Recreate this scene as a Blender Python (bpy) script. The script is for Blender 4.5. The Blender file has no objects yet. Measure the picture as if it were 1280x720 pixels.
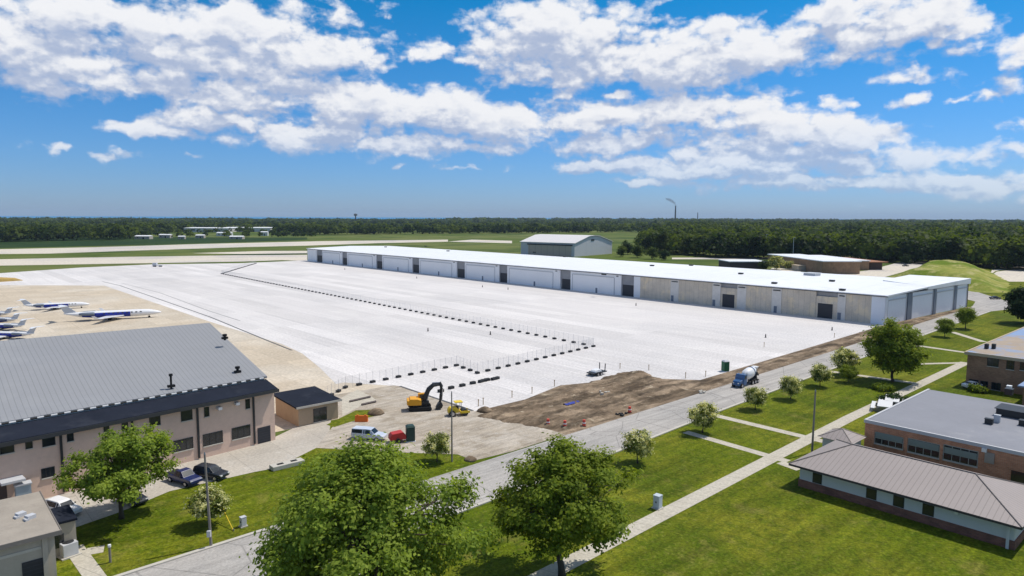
import bpy, bmesh, math, random
import numpy as np
from mathutils import Vector, Matrix
R_ = math.radians
rnd = random.Random(7)
nrng = np.random.default_rng(11)

# ------------------------------------------------------------------ scene, camera geometry
scene = bpy.context.scene
col = scene.collection
CAM = Vector((-221.145, -77.469, 32.0))
FPX, YH, SL = 860.0, 271.0, 0.004
_p = math.atan((360 - YH) / FPX)
_r = math.atan(SL)
_e1 = Vector((0.7428, -0.6695, 0)).normalized()      # level, to the right of the view
_e2 = Vector((0.6695, 0.7428, 0)).normalized()      # level, along the view
FW = _e2 * math.cos(_p) + Vector((0, 0, -math.sin(_p)))
U0 = _e2 * math.sin(_p) + Vector((0, 0, math.cos(_p)))
RT = _e1 * math.cos(_r) + U0 * math.sin(_r)
UP = U0 * math.cos(_r) - _e1 * math.sin(_r)

def ray(px, py):
    return FW + RT * ((px - 640) / FPX) + UP * ((360 - py) / FPX)
def at(px, py, z=0.0):
    d = ray(px, py)
    return CAM + d * ((z - CAM.z) / d.z)
def at2(px, py, z=0.0):
    p = at(px, py, z)
    return (p.x, p.y)
def away(px, D, z=0.0):                                # ground point D metres ahead in the direction of a column
    d = ray(px, 400); d.z = 0; d.normalize()
    p = CAM + d * D
    return (p.x, p.y, z)
def hd(a, b, c, d):
    p, q = at(a, b), at(c, d)
    return math.atan2(q.y - p.y, q.x - p.x)
VR = math.atan2(_e1.y, _e1.x)

cam = bpy.data.cameras.new('camera')
co = bpy.data.objects.new('camera', cam); col.objects.link(co)
cam.sensor_width = 36; cam.lens = FPX / 1280 * 36
cam.clip_start = 0.5; cam.clip_end = 90000
m = Matrix.Identity(4)
for i in range(3):
    m[i][0] = RT[i]; m[i][1] = UP[i]; m[i][2] = -FW[i]; m[i][3] = CAM[i]
co.matrix_world = m
scene.camera = co

# ------------------------------------------------------------------ node helpers
class NT:
    def __init__(s, nt): s.t = nt
    def n(s, typ, **kw):
        x = s.t.nodes.new(typ)
        for k, v in kw.items(): setattr(x, k, v)
        return x
    def put(s, sock, v):
        if isinstance(v, bpy.types.NodeSocket): s.t.links.new(v, sock)
        elif v is not None: sock.default_value = v
    def math(s, op, a, b=None, c=None, clamp=False):
        x = s.n('ShaderNodeMath', operation=op, use_clamp=clamp)
        s.put(x.inputs[0], a); s.put(x.inputs[1], b); s.put(x.inputs[2], c)
        return x.outputs[0]
    def vm(s, op, a, b=None, c=None):
        x = s.n('ShaderNodeVectorMath', operation=op)
        s.put(x.inputs[0], a); s.put(x.inputs[1], b)
        if c is not None: s.put(x.inputs[2], c)
        return x.outputs['Value'] if op in ('LENGTH', 'DOT_PRODUCT') else x.outputs[0]
    def noise(s, vec, scale, detail=4, rough=.55, dist=0.0, dims='3D'):
        x = s.n('ShaderNodeTexNoise', noise_dimensions=dims)
        s.put(x.inputs['Vector'], vec); x.inputs['Scale'].default_value = scale
        x.inputs['Detail'].default_value = detail; x.inputs['Roughness'].default_value = rough
        x.inputs['Distortion'].default_value = dist
        return x.outputs['Fac']
    def rng(s, v, a, b, c=0.0, d=1.0, smooth=False):
        x = s.n('ShaderNodeMapRange'); x.interpolation_type = 'SMOOTHSTEP' if smooth else 'LINEAR'
        s.put(x.inputs[0], v)
        for i, k in enumerate((a, b, c, d)): x.inputs[1 + i].default_value = k
        return x.outputs[0]
    def mix(s, f, a, b, mode='MIX'):
        x = s.n('ShaderNodeMix', data_type='RGBA', blend_type=mode)
        s.put(x.inputs[0], f); s.put(x.inputs[6], a); s.put(x.inputs[7], b)
        return x.outputs[2]
    def sep(s, v):
        x = s.n('ShaderNodeSeparateXYZ'); s.put(x.inputs[0], v); return x.outputs
    def com(s, a, b, c=0.0):
        x = s.n('ShaderNodeCombineXYZ')
        for i, k in enumerate((a, b, c)): s.put(x.inputs[i], k)
        return x.outputs[0]
def c4(c): return (c[0], c[1], c[2], 1.0)

def newmat(name):
    mt = bpy.data.materials.new(name); mt.use_nodes = True
    t = NT(mt.node_tree); t.bsdf = mt.node_tree.nodes['Principled BSDF']
    return mt, t

def M(name, c, rough=.75, var=.12, scale=.4, spec=.3, metal=0.0, bump=0.0, bscale=8.0, stripes=None, dirt=None, coat=0.0):
    """plain surface: base colour varied by two noises; stripes=(axis index, period, width fraction, factor)"""
    mt, t = newmat(name)
    pos = t.n('ShaderNodeNewGeometry').outputs['Position']
    a = t.noise(pos, scale, 5, .6)
    b = t.noise(pos, scale * 9, 3, .6)
    f = t.math('ADD', t.math('MULTIPLY', a, .65), t.math('MULTIPLY', b, .35))
    k = t.rng(f, .25, .75, 1 - var, 1 + var)
    colr = t.vm('MULTIPLY', tuple(c), t.com(k, k, k))
    if dirt:  # second colour in noise patches; on B2ROOF it is painted sky reflection
        colr = t.mix(t.rng(t.noise(pos, dirt[1], 6, .65), dirt[2], dirt[2] + .14, 0, dirt[3], True), colr, c4(dirt[0]))
    if stripes:
        axis, per, wid, fac = stripes
        if isinstance(axis, int): x = t.sep(pos)[axis]
        else: x = t.vm('DOT_PRODUCT', pos, tuple(axis))
        fr = t.math('FRACT', t.math('DIVIDE', x, per))
        s = t.math('LESS_THAN', fr, wid)
        colr = t.mix(s, colr, t.vm('SCALE', colr)) if False else t.mix(s, colr, t.vm('MULTIPLY', colr, (fac, fac, fac)))
    t.put(t.bsdf.inputs['Base Color'], colr)
    t.bsdf.inputs['Roughness'].default_value = rough
    t.bsdf.inputs['Specular IOR Level'].default_value = spec
    t.bsdf.inputs['Metallic'].default_value = metal
    t.bsdf.inputs['Coat Weight'].default_value = coat
    if bump:
        bn = t.n('ShaderNodeBump'); bn.inputs['Strength'].default_value = bump; bn.inputs['Distance'].default_value = .05
        t.put(bn.inputs['Height'], t.noise(pos, bscale, 4, .6))
        t.put(t.bsdf.inputs['Normal'], bn.outputs[0])
    return mt

def ground_mat(name, cols, scales, rough=.9, bump=.3, bscale=6.0, extra=None):
    """cols: base, then (colour, noise scale, threshold, softness, strength) overlays"""
    mt, t = newmat(name)
    pos = t.n('ShaderNodeNewGeometry').outputs['Position']
    c = c4(cols[0])
    for i, (cc, sc, th, so, st) in enumerate(cols[1:]):
        p2 = t.vm('ADD', pos, (37.0 * i, 11.0 * i, 0))
        c = t.mix(t.rng(t.noise(p2, sc, 6, .62, .3), th - so, th + so, 0, st, True), c, c4(cc))
    if extra: c = extra(t, pos, c)
    k = t.rng(t.noise(pos, scales, 3, .7), .2, .8, .72, 1.28)
    c = t.vm('MULTIPLY', c, t.com(k, k, k))
    t.put(t.bsdf.inputs['Base Color'], c)
    t.bsdf.inputs['Roughness'].default_value = rough
    t.bsdf.inputs['Specular IOR Level'].default_value = .06
    bn = t.n('ShaderNodeBump'); bn.inputs['Strength'].default_value = bump; bn.inputs['Distance'].default_value = .08
    t.put(bn.inputs['Height'], t.noise(pos, bscale, 4, .65)); t.put(t.bsdf.inputs['Normal'], bn.outputs[0])
    return mt

def leaf_mat(name, a, b, c, clump=.25, th=(.45, .68, .8)):
    mt, t = newmat(name)
    g = t.n('ShaderNodeNewGeometry')
    r = g.outputs['Random Per Island']; pos = g.outputs['Position']
    col1 = t.mix(t.rng(r, 0, 1), c4(a), c4(b))
    col1 = t.mix(t.rng(t.noise(pos, clump, 3, .6), th[0], th[1], 0, th[2], True), col1, c4(c))
    t.put(t.bsdf.inputs['Base Color'], col1)
    t.bsdf.inputs['Roughness'].default_value = .6; t.bsdf.inputs['Specular IOR Level'].default_value = .08
    tr = t.n('ShaderNodeBsdfTranslucent')
    t.put(tr.inputs['Color'], t.vm('MULTIPLY', col1, (1.9, 1.8, .6)))
    ms = t.n('ShaderNodeMixShader'); ms.inputs[0].default_value = .4
    t.t.links.new(t.bsdf.outputs[0], ms.inputs[1]); t.t.links.new(tr.outputs[0], ms.inputs[2])
    t.t.links.new(ms.outputs[0], t.t.nodes['Material Output'].inputs['Surface'])
    return mt

# ------------------------------------------------------------------ mesh builder
class MB:
    def __init__(s): s.v = []; s.f = []
    def quad(s, *pts):
        i = len(s.v); s.v += [tuple(p) for p in pts]; s.f.append(tuple(range(i, i + len(pts))))
    def hexa(s, b, t):                      # two rings of 4 points
        i = len(s.v); s.v += [tuple(p) for p in b] + [tuple(p) for p in t]
        s.f += [(i + 3, i + 2, i + 1, i), (i + 4, i + 5, i + 6, i + 7)]
        for k in range(4):
            j = (k + 1) % 4; s.f.append((i + k, i + j, i + 4 + j, i + 4 + k))
    def box(s, cx, cy, z0, sx, sy, sz, rot=0.0):
        c, n = math.cos(rot), math.sin(rot); p = []
        for x, y in ((-1, -1), (1, -1), (1, 1), (-1, 1)):
            x *= sx / 2; y *= sy / 2; p.append((cx + x * c - y * n, cy + x * n + y * c))
        s.hexa([(x, y, z0) for x, y in p], [(x, y, z0 + sz) for x, y in p])
    def prism(s, pts, z0, z1):
        n = len(pts); i = len(s.v)
        s.v += [(x, y, z0) for x, y in pts] + [(x, y, z1) for x, y in pts]
        s.f += [tuple(i + k for k in reversed(range(n))), tuple(i + n + k for k in range(n))]
        for k in range(n):
            j = (k + 1) % n; s.f.append((i + k, i + j, i + n + j, i + n + k))
    def tube(s, pts, rad, n=8, cap=True):
        pts = [Vector(p) for p in pts]; i0 = len(s.v)
        for k, p in enumerate(pts):
            d = (pts[min(k + 1, len(pts) - 1)] - pts[max(k - 1, 0)]).normalized()
            a = d.cross(Vector((0, 0, 1)))
            if a.length < 1e-3: a = d.cross(Vector((1, 0, 0)))
            a.normalize(); b = d.cross(a)
            r = rad[k] if isinstance(rad, (list, tuple)) else rad
            for j in range(n):
                t = 2 * math.pi * j / n
                s.v.append(tuple(p + a * (r * math.cos(t)) + b * (r * math.sin(t))))
        for k in range(len(pts) - 1):
            for j in range(n):
                q = (j + 1) % n
                s.f.append((i0 + k * n + j, i0 + k * n + q, i0 + (k + 1) * n + q, i0 + (k + 1) * n + j))
        if cap:
            s.f.append(tuple(i0 + j for j in reversed(range(n))))
            s.f.append(tuple(i0 + (len(pts) - 1) * n + j for j in range(n)))
    def loft(s, rings, cap=True):
        n = len(rings[0]); i0 = len(s.v)
        for r in rings: s.v += [tuple(p) for p in r]
        for k in range(len(rings) - 1):
            for j in range(n):
                q = (j + 1) % n
                s.f.append((i0 + k * n + j, i0 + k * n + q, i0 + (k + 1) * n + q, i0 + (k + 1) * n + j))
        if cap:
            s.f.append(tuple(i0 + j for j in reversed(range(n))))
            s.f.append(tuple(i0 + (len(rings) - 1) * n + j for j in range(n)))
    def build(s, name, mat, parent=None, smooth=False, bevel=0.0, fix=True):
        me = bpy.data.meshes.new(name)
        o = Vector((0, 0, 0))
        if parent is not None and not parent.get('_local'): o = parent.matrix_basis.translation
        if parent is not None and parent.parent is not None: o = o + parent.parent.matrix_basis.translation if not parent.get('_local') else o
        me.from_pydata([(x - o.x, y - o.y, z - o.z) for x, y, z in s.v], [], s.f)
        if fix:
            bm = bmesh.new(); bm.from_mesh(me)
            bmesh.ops.recalc_face_normals(bm, faces=bm.faces); bm.to_mesh(me); bm.free()
        if smooth:
            me.polygons.foreach_set('use_smooth', [True] * len(me.polygons))
        me.materials.append(mat)
        ob = bpy.data.objects.new(name, me); col.objects.link(ob)
        if parent is not None: ob.parent = parent
        if bevel:
            b = ob.modifiers.new('bevel', 'BEVEL'); b.width = bevel; b.segments = 2; b.limit_method = 'ANGLE'
        return ob

def tag(o, label=None, cat=None, group=None, kind=None):
    if label: o['label'] = label
    if cat: o['category'] = cat
    if group: o['group'] = group
    if kind: o['kind'] = kind
    return o
def thing(name, label, cat, loc=(0, 0, 0), rz=0.0, group=None, local=False):
    o = bpy.data.objects.new(name, None); col.objects.link(o)
    o.location = loc; o.rotation_euler = (0, 0, rz); o.empty_display_size = .3
    if local: o['_local'] = 1
    return tag(o, label, cat, group)
def copy_thing(o, loc, rz, label=None, scale=None, group=None):
    def rec(a, par):
        c = a.copy(); col.objects.link(c)
        if par is not None: c.parent = par
        for ch in list(a.children): rec(ch, c)
        return c
    r = rec(o, None); r.location = loc; r.rotation_euler = (0, 0, rz)
    if scale: r.scale = scale
    if label: r['label'] = label
    if group: r['group'] = group
    return r
def flat(name, pts, z, mat, kind='structure'):
    b = MB(); b.quad(*[(x, y, z) for x, y in pts])
    o = b.build(name, mat, fix=False)
    if o.data.polygons[0].normal.z < 0: o.data.flip_normals()
    return tag(o, kind=kind)
def sheet(name, polys, z, mat):
    b = MB()
    for k, pts in enumerate(polys): b.quad(*[(x, y, z + .0006 * k) for x, y in pts])
    o = b.build(name, mat, fix=False)
    for p in o.data.polygons:
        if p.normal.z < 0: p.flip()
    return tag(o, kind='structure')
def strip(p, q, w):
    p, q = Vector(p[:2]), Vector(q[:2]); d = (q - p).normalized(); n = Vector((-d.y, d.x)) * (w / 2)
    return [tuple(p + n), tuple(p - n), tuple(q - n), tuple(q + n)]

class Facade:
    """a vertical wall plane from p to q; n points outwards"""
    def __init__(s, p, q, out):
        s.p = Vector((p[0], p[1], 0)); s.q = Vector((q[0], q[1], 0)); s.d = (s.q - s.p).normalized(); s.L = (s.q - s.p).length
        s.n = Vector((-s.d.y, s.d.x, 0))
        if s.n.dot(Vector((out[0], out[1], 0))) < 0: s.n = -s.n
    def hit(s, px, py):
        d = ray(px, py); t = (s.p - CAM).dot(s.n) / d.dot(s.n); h = CAM + d * t
        return (h - s.p).dot(s.d), h.z
    def rect(s, b, s0, s1, z0, z1, d0, d1):
        def P(a, z, k): return s.p + s.d * a + s.n * k + Vector((0, 0, z))
        b.hexa([P(s0, z0, d0), P(s1, z0, d0), P(s1, z0, d1), P(s0, z0, d1)],
               [P(s0, z1, d0), P(s1, z1, d0), P(s1, z1, d1), P(s0, z1, d1)])
    def pt(s, a, z, k=0.0): return s.p + s.d * a + s.n * k + Vector((0, 0, z))

# ------------------------------------------------------------------ materials
def blades(t, pos, c):
    a = t.noise(t.vm('MULTIPLY', pos, (3.2, 3.2, 1)), 1.0, 5, .75)
    k = t.rng(a, .32, .68, .62, 1.42)
    c = t.vm('MULTIPLY', c, t.com(k, k, k))
    m_ = t.noise(t.vm('MULTIPLY', pos, (.05, .9, 1)), 1.0, 2, .5)
    k = t.rng(m_, .35, .65, .84, 1.16)
    return t.vm('MULTIPLY', c, t.com(k, k, k))
GRASS = ground_mat('grass', [(.098, .128, .005), ((.165, .165, .014), .03, .5, .1, .8), ((.050, .082, .004), .075, .55, .1, .75),
                             ((.170, .155, .035), .22, .62, .07, .65), ((.048, .082, .004), .8, .54, .1, .6), ((.16, .165, .03), 1.7, .6, .07, .6)], 1.6, bump=.8, bscale=4, extra=blades)
FIELD = ground_mat('field_grass', [(.090, .125, .022), ((.150, .165, .050), .006, .5, .1, .8), ((.040, .075, .014), .011, .55, .08, .8),
                                   ((.17, .16, .07), .03, .62, .06, .5)], .6, bump=.2, bscale=2)
def lanes(t, pos, c):
    s = t.sep(pos)
    lane = t.math('FLOOR', t.math('DIVIDE', s[0], 5.5)); slab = t.math('FLOOR', t.math('DIVIDE', s[1], 38.0))
    w = t.n('ShaderNodeTexWhiteNoise', noise_dimensions='2D'); t.put(w.inputs['Vector'], t.com(lane, slab))
    w1 = t.n('ShaderNodeTexWhiteNoise', noise_dimensions='1D'); t.put(w1.inputs['W'], lane)
    k = t.math('ADD', t.rng(w.outputs['Value'], 0, 1, -.06, .045), t.rng(w1.outputs['Value'], 0, 1, -.07, .045))
    st = t.noise(t.vm('MULTIPLY', pos, (1.4, .02, 1)), 1.0, 4, .6)
    k = t.math('ADD', t.math('ADD', k, 1.0), t.rng(st, .3, .7, -.085, .05))
    tm = t.noise(t.vm('ADD', t.vm('MULTIPLY', pos, (.9, .012, 1)), (5, 9, 0)), 1.0, 3, .5, .6)
    k = t.math('SUBTRACT', k, t.rng(tm, .62, .72, 0, .06, True))
    sp = t.noise(t.vm('MULTIPLY', pos, (.35, .2, 1)), 1.0, 5, .7)
    k = t.math('SUBTRACT', k, t.rng(sp, .64, .76, 0, .14, True))
    c = t.vm('MULTIPLY', c, t.com(k, k, k))
    jx = t.math('LESS_THAN', t.math('FRACT', t.math('DIVIDE', s[0], 5.5)), .016)
    jy = t.math('LESS_THAN', t.math('FRACT', t.math('DIVIDE', s[1], 6.0)), .012)
    return t.mix(t.math('MULTIPLY', t.math('MAXIMUM', jx, t.math('MULTIPLY', jy, .6)), .45), c, (.40, .42, .46, 1))
APRON = ground_mat('new_concrete', [(.655, .625, .605), ((.585, .565, .555), .02, .55, .1, .7), ((.71, .68, .65), .06, .6, .1, .6)], 2.0, bump=.05, extra=lanes)
def slabs(t, pos, c):
    s = t.sep(pos)
    fx = t.math('FRACT', t.math('DIVIDE', s[0], 6.1)); fy = t.math('FRACT', t.math('DIVIDE', s[1], 6.1))
    w = t.n('ShaderNodeTexWhiteNoise', noise_dimensions='2D')
    t.put(w.inputs['Vector'], t.com(t.math('FLOOR', t.math('DIVIDE', s[0], 6.1)), t.math('FLOOR', t.math('DIVIDE', s[1], 6.1))))
    k = t.rng(w.outputs['Value'], 0, 1, .93, 1.07)
    c = t.vm('MULTIPLY', c, t.com(k, k, k))
    j = t.math('MAXIMUM', t.math('LESS_THAN', fx, .015), t.math('LESS_THAN', fy, .015))
    return t.mix(t.math('MULTIPLY', j, .4), c, (.22, .20, .17, 1))
OLDAPR = ground_mat('old_concrete', [(.52, .44, .335), ((.58, .52, .43), .03, .52, .1, .8), ((.42, .34, .25), .08, .62, .08, .5)], 1.5, bump=.05, extra=slabs)
LOT = ground_mat('lot_concrete', [(.47, .425, .36), ((.38, .345, .30), .06, .55, .1, .7), ((.53, .50, .45), .4, .6, .1, .5)], 3, bump=.1, extra=slabs)
def wear(t, pos, c):
    s = t.sep(pos)
    a = t.noise(t.vm('MULTIPLY', pos, (.03, 1.1, 1)), 1.0, 4, .6)
    k = t.rng(a, .32, .68, .84, 1.12)
    c = t.vm('MULTIPLY', c, t.com(k, k, k))
    v = t.n('ShaderNodeTexVoronoi', feature='DISTANCE_TO_EDGE'); v.inputs['Scale'].default_value = .16
    t.put(v.inputs['Vector'], t.vm('ADD', pos, t.vm('SCALE', t.n('ShaderNodeTexNoise').outputs['Color'])))
    return t.mix(t.math('MULTIPLY', t.math('LESS_THAN', v.outputs['Distance'], .012), .4), c, (.14, .135, .13, 1))
ROAD = ground_mat('road_asphalt', [(.41, .385, .355), ((.34, .325, .305), .07, .52, .1, .7), ((.48, .455, .42), .35, .6, .1, .5)], 4, bump=.15, extra=wear)
WALK = ground_mat('walk_concrete', [(.50, .46, .38), ((.42, .38, .31), .5, .55, .1, .6)], 3, bump=.1,
                  extra=lambda t, p, c: t.mix(t.math('MULTIPLY', t.math('LESS_THAN', t.math('FRACT', t.math('DIVIDE', t.math('ADD', t.sep(p)[0], t.math('MULTIPLY', t.sep(p)[1], .37)), 1.6)), .04), .5), c, (.16, .15, .12, 1)))
RUN = ground_mat('runway_concrete', [(.60, .54, .45), ((.46, .43, .41), .01, .52, .08, .8), ((.58, .55, .48), .03, .6, .1, .5)], .6, bump=.05)
GRAVEL = ground_mat('gravel', [(.40, .345, .275), ((.47, .42, .355), .12, .5, .1, .8), ((.30, .25, .185), .3, .58, .08, .75), ((.52, .48, .43), .7, .64, .06, .7)], 4, bump=.8, bscale=5, extra=lambda t, p, c: t.vm('MULTIPLY', c, t.com(*[t.rng(t.noise(t.vm('MULTIPLY', p, (.25, 1.3, 1)), 1.0, 5, .65, .5), .32, .68, .74, 1.2)] * 3)))
def bands(t, pos, c):
    a = t.noise(t.vm('MULTIPLY', pos, (.10, .55, .3)), 1.0, 5, .6, .4)
    k = t.rng(a, .36, .64, .55, 1.45, True)
    return t.vm('MULTIPLY', c, t.com(k, k, t.math('MULTIPLY', k, .97)))
DIRT = ground_mat('dirt', [(.165, .122, .085), ((.27, .205, .145), .16, .52, .1, .8), ((.115, .085, .060), .22, .56, .08, .8), ((.38, .32, .24), .45, .64, .05, .7), ((.10, .075, .05), 1.2, .6, .08, .5)], 3, bump=1.0, bscale=3, extra=bands)
BERMG = ground_mat('berm_grass', [(.12, .175, .014), ((.30, .29, .07), .03, .47, .10, .9), ((.40, .36, .15), .10, .56, .06, .8), ((.08, .14, .012), .3, .6, .1, .5)], .8, bump=.6)
LAKE = M('lake_water', (.016, .20, .42), spec=.02, rough=.9, var=.1, scale=.002)
KERB = M('kerb_concrete', (.50, .47, .41), var=.15, scale=1)
DARKLINE = M('drain_grate', (.10, .10, .10), var=.2)

WROOF = M('white_membrane_roof', (.78, .79, .80), rough=.5, var=.08, scale=.03, stripes=(1, 6.0, .03, .86), dirt=((.62, .63, .65), .06, .56, .5))
WPAN = M('white_metal_panel', (.87, .865, .87), rough=.45, var=.04, scale=.1, stripes=(1, .9, .06, .86))
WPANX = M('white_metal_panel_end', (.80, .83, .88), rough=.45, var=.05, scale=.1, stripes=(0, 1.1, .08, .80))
WTRIM = M('white_trim', (.80, .81, .83), rough=.5, var=.04)
BPAN = M('stained_concrete_panel', (.62, .54, .44), rough=.85, var=.25, scale=.25, stripes=(1, 1.9, .05, .72), dirt=((.80, .66, .46), .22, .50, .75))
CPIER = M('pale_concrete_pier', (.70, .66, .61), rough=.85, var=.18, scale=.4)
RECESS = M('grey_recess_wall', (.30, .30, .31), rough=.8, var=.2, scale=.3)
DKDOOR = M('dark_roller_door', (.03, .032, .04), rough=.5, var=.2, stripes=(2, .35, .12, 1.6))
BLUEGREY = M('blue_grey_steel', (.16, .19, .24), rough=.5, var=.1)
DKBROWN = M('dark_brown_panel', (.07, .05, .05), rough=.6, var=.1)
FASCIA = M('dark_fascia', (.05, .052, .055), rough=.5, var=.1)
GLASS = M('window_glass', (.018, .022, .026), rough=.12, var=.5, scale=.8, spec=.6, dirt=((.09, .10, .10), .45, .56, .5))
STUCCO = M('pinkish_tan_stucco', (.68, .50, .40), rough=.9, var=.13, scale=.25, bump=.15, dirt=((.46, .35, .28), .3, .56, .5))
TANBLOCK = M('tan_block', (.42, .315, .215), rough=.9, var=.14, scale=.5, bump=.15)
CREAMW = M('cream_concrete_wall', (.42, .375, .31), rough=.9, var=.15, scale=.35, dirt=((.27, .24, .20), .4, .55, .5))
GREYROOF = M('grey_standing_seam_roof', (.27, .275, .285), rough=.6, var=.06, scale=.1, stripes=(0, .62, .14, .78), metal=.0, spec=.3, dirt=((.31, .315, .32), .05, .5, .5))
DKROOF = M('dark_blue_shingle_roof', (.020, .024, .036), rough=.95, spec=.04, var=.25, scale=.35, dirt=((.04, .045, .058), .25, .54, .6))
GRAVROOF = M('gravel_roof', (.34, .30, .25), rough=.95, var=.18, scale=.5, bump=.3, dirt=((.22, .19, .16), .3, .55, .5))
BRICK = None
def brick_mat(name, a, b, mort):
    mt, t = newmat(name)
    pos = t.n('ShaderNodeNewGeometry').outputs['Position']; s = t.sep(pos)
    v = t.com(t.math('ADD', s[0], s[1]), s[2], 0.0)
    br = t.n('ShaderNodeTexBrick'); t.put(br.inputs['Vector'], v)
    br.inputs['Color1'].default_value = c4(a); br.inputs['Color2'].default_value = c4(b); br.inputs['Mortar'].default_value = c4(mort)
    br.inputs['Scale'].default_value = 1.0; br.inputs['Brick Width'].default_value = .42; br.inputs['Row Height'].default_value = .16; br.inputs['Mortar Size'].default_value = .012
    k = t.rng(t.noise(pos, .5, 5, .65), .25, .75, .7, 1.3)
    t.put(t.bsdf.inputs['Base Color'], t.vm('MULTIPLY', br.outputs['Color'], t.com(k, k, k)))
    t.bsdf.inputs['Roughness'].default_value = .9
    return mt
BRICK = brick_mat('red_brown_brick', (.52, .235, .13), (.40, .165, .09), (.46, .34, .25))
BRICKD = brick_mat('dark_brown_brick', (.34, .185, .11), (.25, .13, .075), (.34, .26, .19))
BRICKT = brick_mat('tan_brick', (.33, .20, .115), (.27, .155, .09), (.33, .25, .18))
BROOF = M('grey_membrane_roof', (.245, .25, .275), rough=.8, spec=.15, var=.10, scale=.12, dirt=((.32, .32, .335), .09, .56, .7))
B2ROOF = M('flat_roof_painted_reflection', (.35, .275, .20), rough=.7, var=.15, scale=.2, dirt=((.21, .30, .47), .07, .40, 1.0))  # blue patches paint in the sky reflected by ponded water
SEAM = M('beige_seam_roof', (.33, .285, .265), rough=.6, var=.06, scale=.2, stripes=(1, .55, .16, .76))
SEAMX = M('beige_seam_roof_side', (.33, .285, .265), rough=.6, var=.06, scale=.2, stripes=(0, .55, .16, .76))
WHITEW = M('painted_white_wall', (.60, .60, .58), rough=.8, var=.07, scale=.4)
METAL = M('grey_metal', (.30, .31, .32), rough=.4, var=.12, scale=2, metal=.6)
GALV = M('galvanised_unit', (.52, .53, .55), rough=.45, var=.1, scale=2)
BLACK = M('black_rubber', (.018, .018, .018), rough=.8, var=.2)
WOODPOLE = M('weathered_wood_pole', (.24, .215, .19), rough=.9, var=.25, scale=1.2)
YELLOW = M('yellow_paint', (.70, .50, .03), rough=.5, var=.1)
ORANGE = M('orange_plastic', (.75, .16, .02), rough=.6, var=.1)
REDP = M('red_paint', (.45, .035, .03), rough=.5, var=.1)
GREENP = M('green_plastic', (.015, .12, .055), rough=.5, var=.15)
DKGREENP = M('dark_green_plastic', (.02, .055, .045), rough=.5, var=.15)
WHITEP = M('white_paint', (.80, .80, .80), rough=.4, var=.04, coat=.3)
SILVERP = M('pale_silver_paint', (.56, .60, .68), rough=.3, var=.04, coat=.5)
BLUEP = M('deep_blue_paint', (.012, .022, .10), rough=.3, var=.05, coat=.5)
NAVYP = M('dark_slate_paint', (.018, .024, .035), rough=.3, var=.05, coat=.5)
TRUCKBL = M('truck_blue_paint', (.03, .10, .24), rough=.35, var=.06, coat=.4)
PLANEBL = M('plane_blue_paint', (.012, .03, .30), rough=.3, var=.05)
EXYEL = M('excavator_yellow', (.72, .34, .02), rough=.5, var=.12, scale=1)
DKSTEEL = M('dark_steel', (.035, .036, .038), rough=.5, var=.2)
CHROME = M('bright_rim', (.5, .5, .52), rough=.3, var=.05, metal=.7)
LAMPG = M('lamp_glass', (.75, .75, .72), rough=.2, var=.03)
TAILR = M('tail_lamp_red', (.30, .01, .01), rough=.3, var=.03)
STAKE = M('pale_wood_stake', (.40, .30, .18), rough=.9, var=.2)
DKBLOCK = M('dark_ballast_block', (.035, .036, .038), rough=.9, var=.3, scale=2)
BARK = M('tree_bark', (.085, .068, .052), rough=.95, var=.3, scale=1.5)
LEAFA = leaf_mat('leaves_bright', (.245, .325, .042), (.085, .14, .020), (.30, .37, .06), .5)
LEAFB = leaf_mat('leaves_mid', (.22, .28, .03), (.07, .115, .012), (.26, .31, .036), .5)
LEAFP = leaf_mat('leaves_pale', (.20, .235, .05), (.05, .085, .012), (.74, .72, .42), 1.1, (.45, .60, .9))
LEAFD = leaf_mat('leaves_dark', (.022, .052, .016), (.014, .032, .010), (.035, .065, .016), .4)
LEAFF = leaf_mat('leaves_forest', (.028, .050, .011), (.011, .025, .006), (.10, .135, .02), .03, (.42, .62, .8))
LEAFFB = leaf_mat('leaves_forest_light', (.060, .095, .014), (.026, .050, .008), (.10, .135, .02), .05)

# fence mesh: a fine wire net, mostly open
mt, t = newmat('wire_net')
tb = t.n('ShaderNodeBsdfTransparent'); ms = t.n('ShaderNodeMixShader')
pos = t.n('ShaderNodeNewGeometry').outputs['Position']
ms.inputs[0].default_value = .13
t.bsdf.inputs['Base Color'].default_value = (.42, .43, .45, 1)
t.t.links.new(tb.outputs[0], ms.inputs[1]); t.t.links.new(t.bsdf.outputs[0], ms.inputs[2])
t.t.links.new(ms.outputs[0], t.t.nodes['Material Output'].inputs['Surface'])
NET = mt

# ------------------------------------------------------------------ world, sun
SUN_EL, SUN_VEC_UV = 60.0, (1.0, -0.22)
w = bpy.data.worlds.new('World'); scene.world = w; w.use_nodes = True
T = NT(w.node_tree)
bg = w.node_tree.nodes['Background']
sky = T.n('ShaderNodeTexSky', sky_type='NISHITA')
sky.sun_disc = False
sky.sun_elevation = R_(SUN_EL)
sky.sun_rotation = math.atan2(SUN_VEC_UV[0], SUN_VEC_UV[1])
sky.altitude = 200; sky.air_density = 1.0; sky.dust_density = .4; sky.ozone_density = 2.5
dirv = T.n('ShaderNodeTexCoord').outputs['Generated']
rr = T.vm('DOT_PRODUCT', dirv, tuple(_e1)); ff = T.vm('DOT_PRODUCT', dirv, tuple(_e2)); zz = T.sep(dirv)[2]
az = T.math('ARCTAN2', rr, ff); el = T.math('ARCSINE', zz)
P0 = T.com(az, el, 0.0)
def azel(px, py):
    d = ray(px, py).normalized()
    return math.atan2(d.dot(_e1), d.dot(_e2)), math.asin(d.z)
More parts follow.
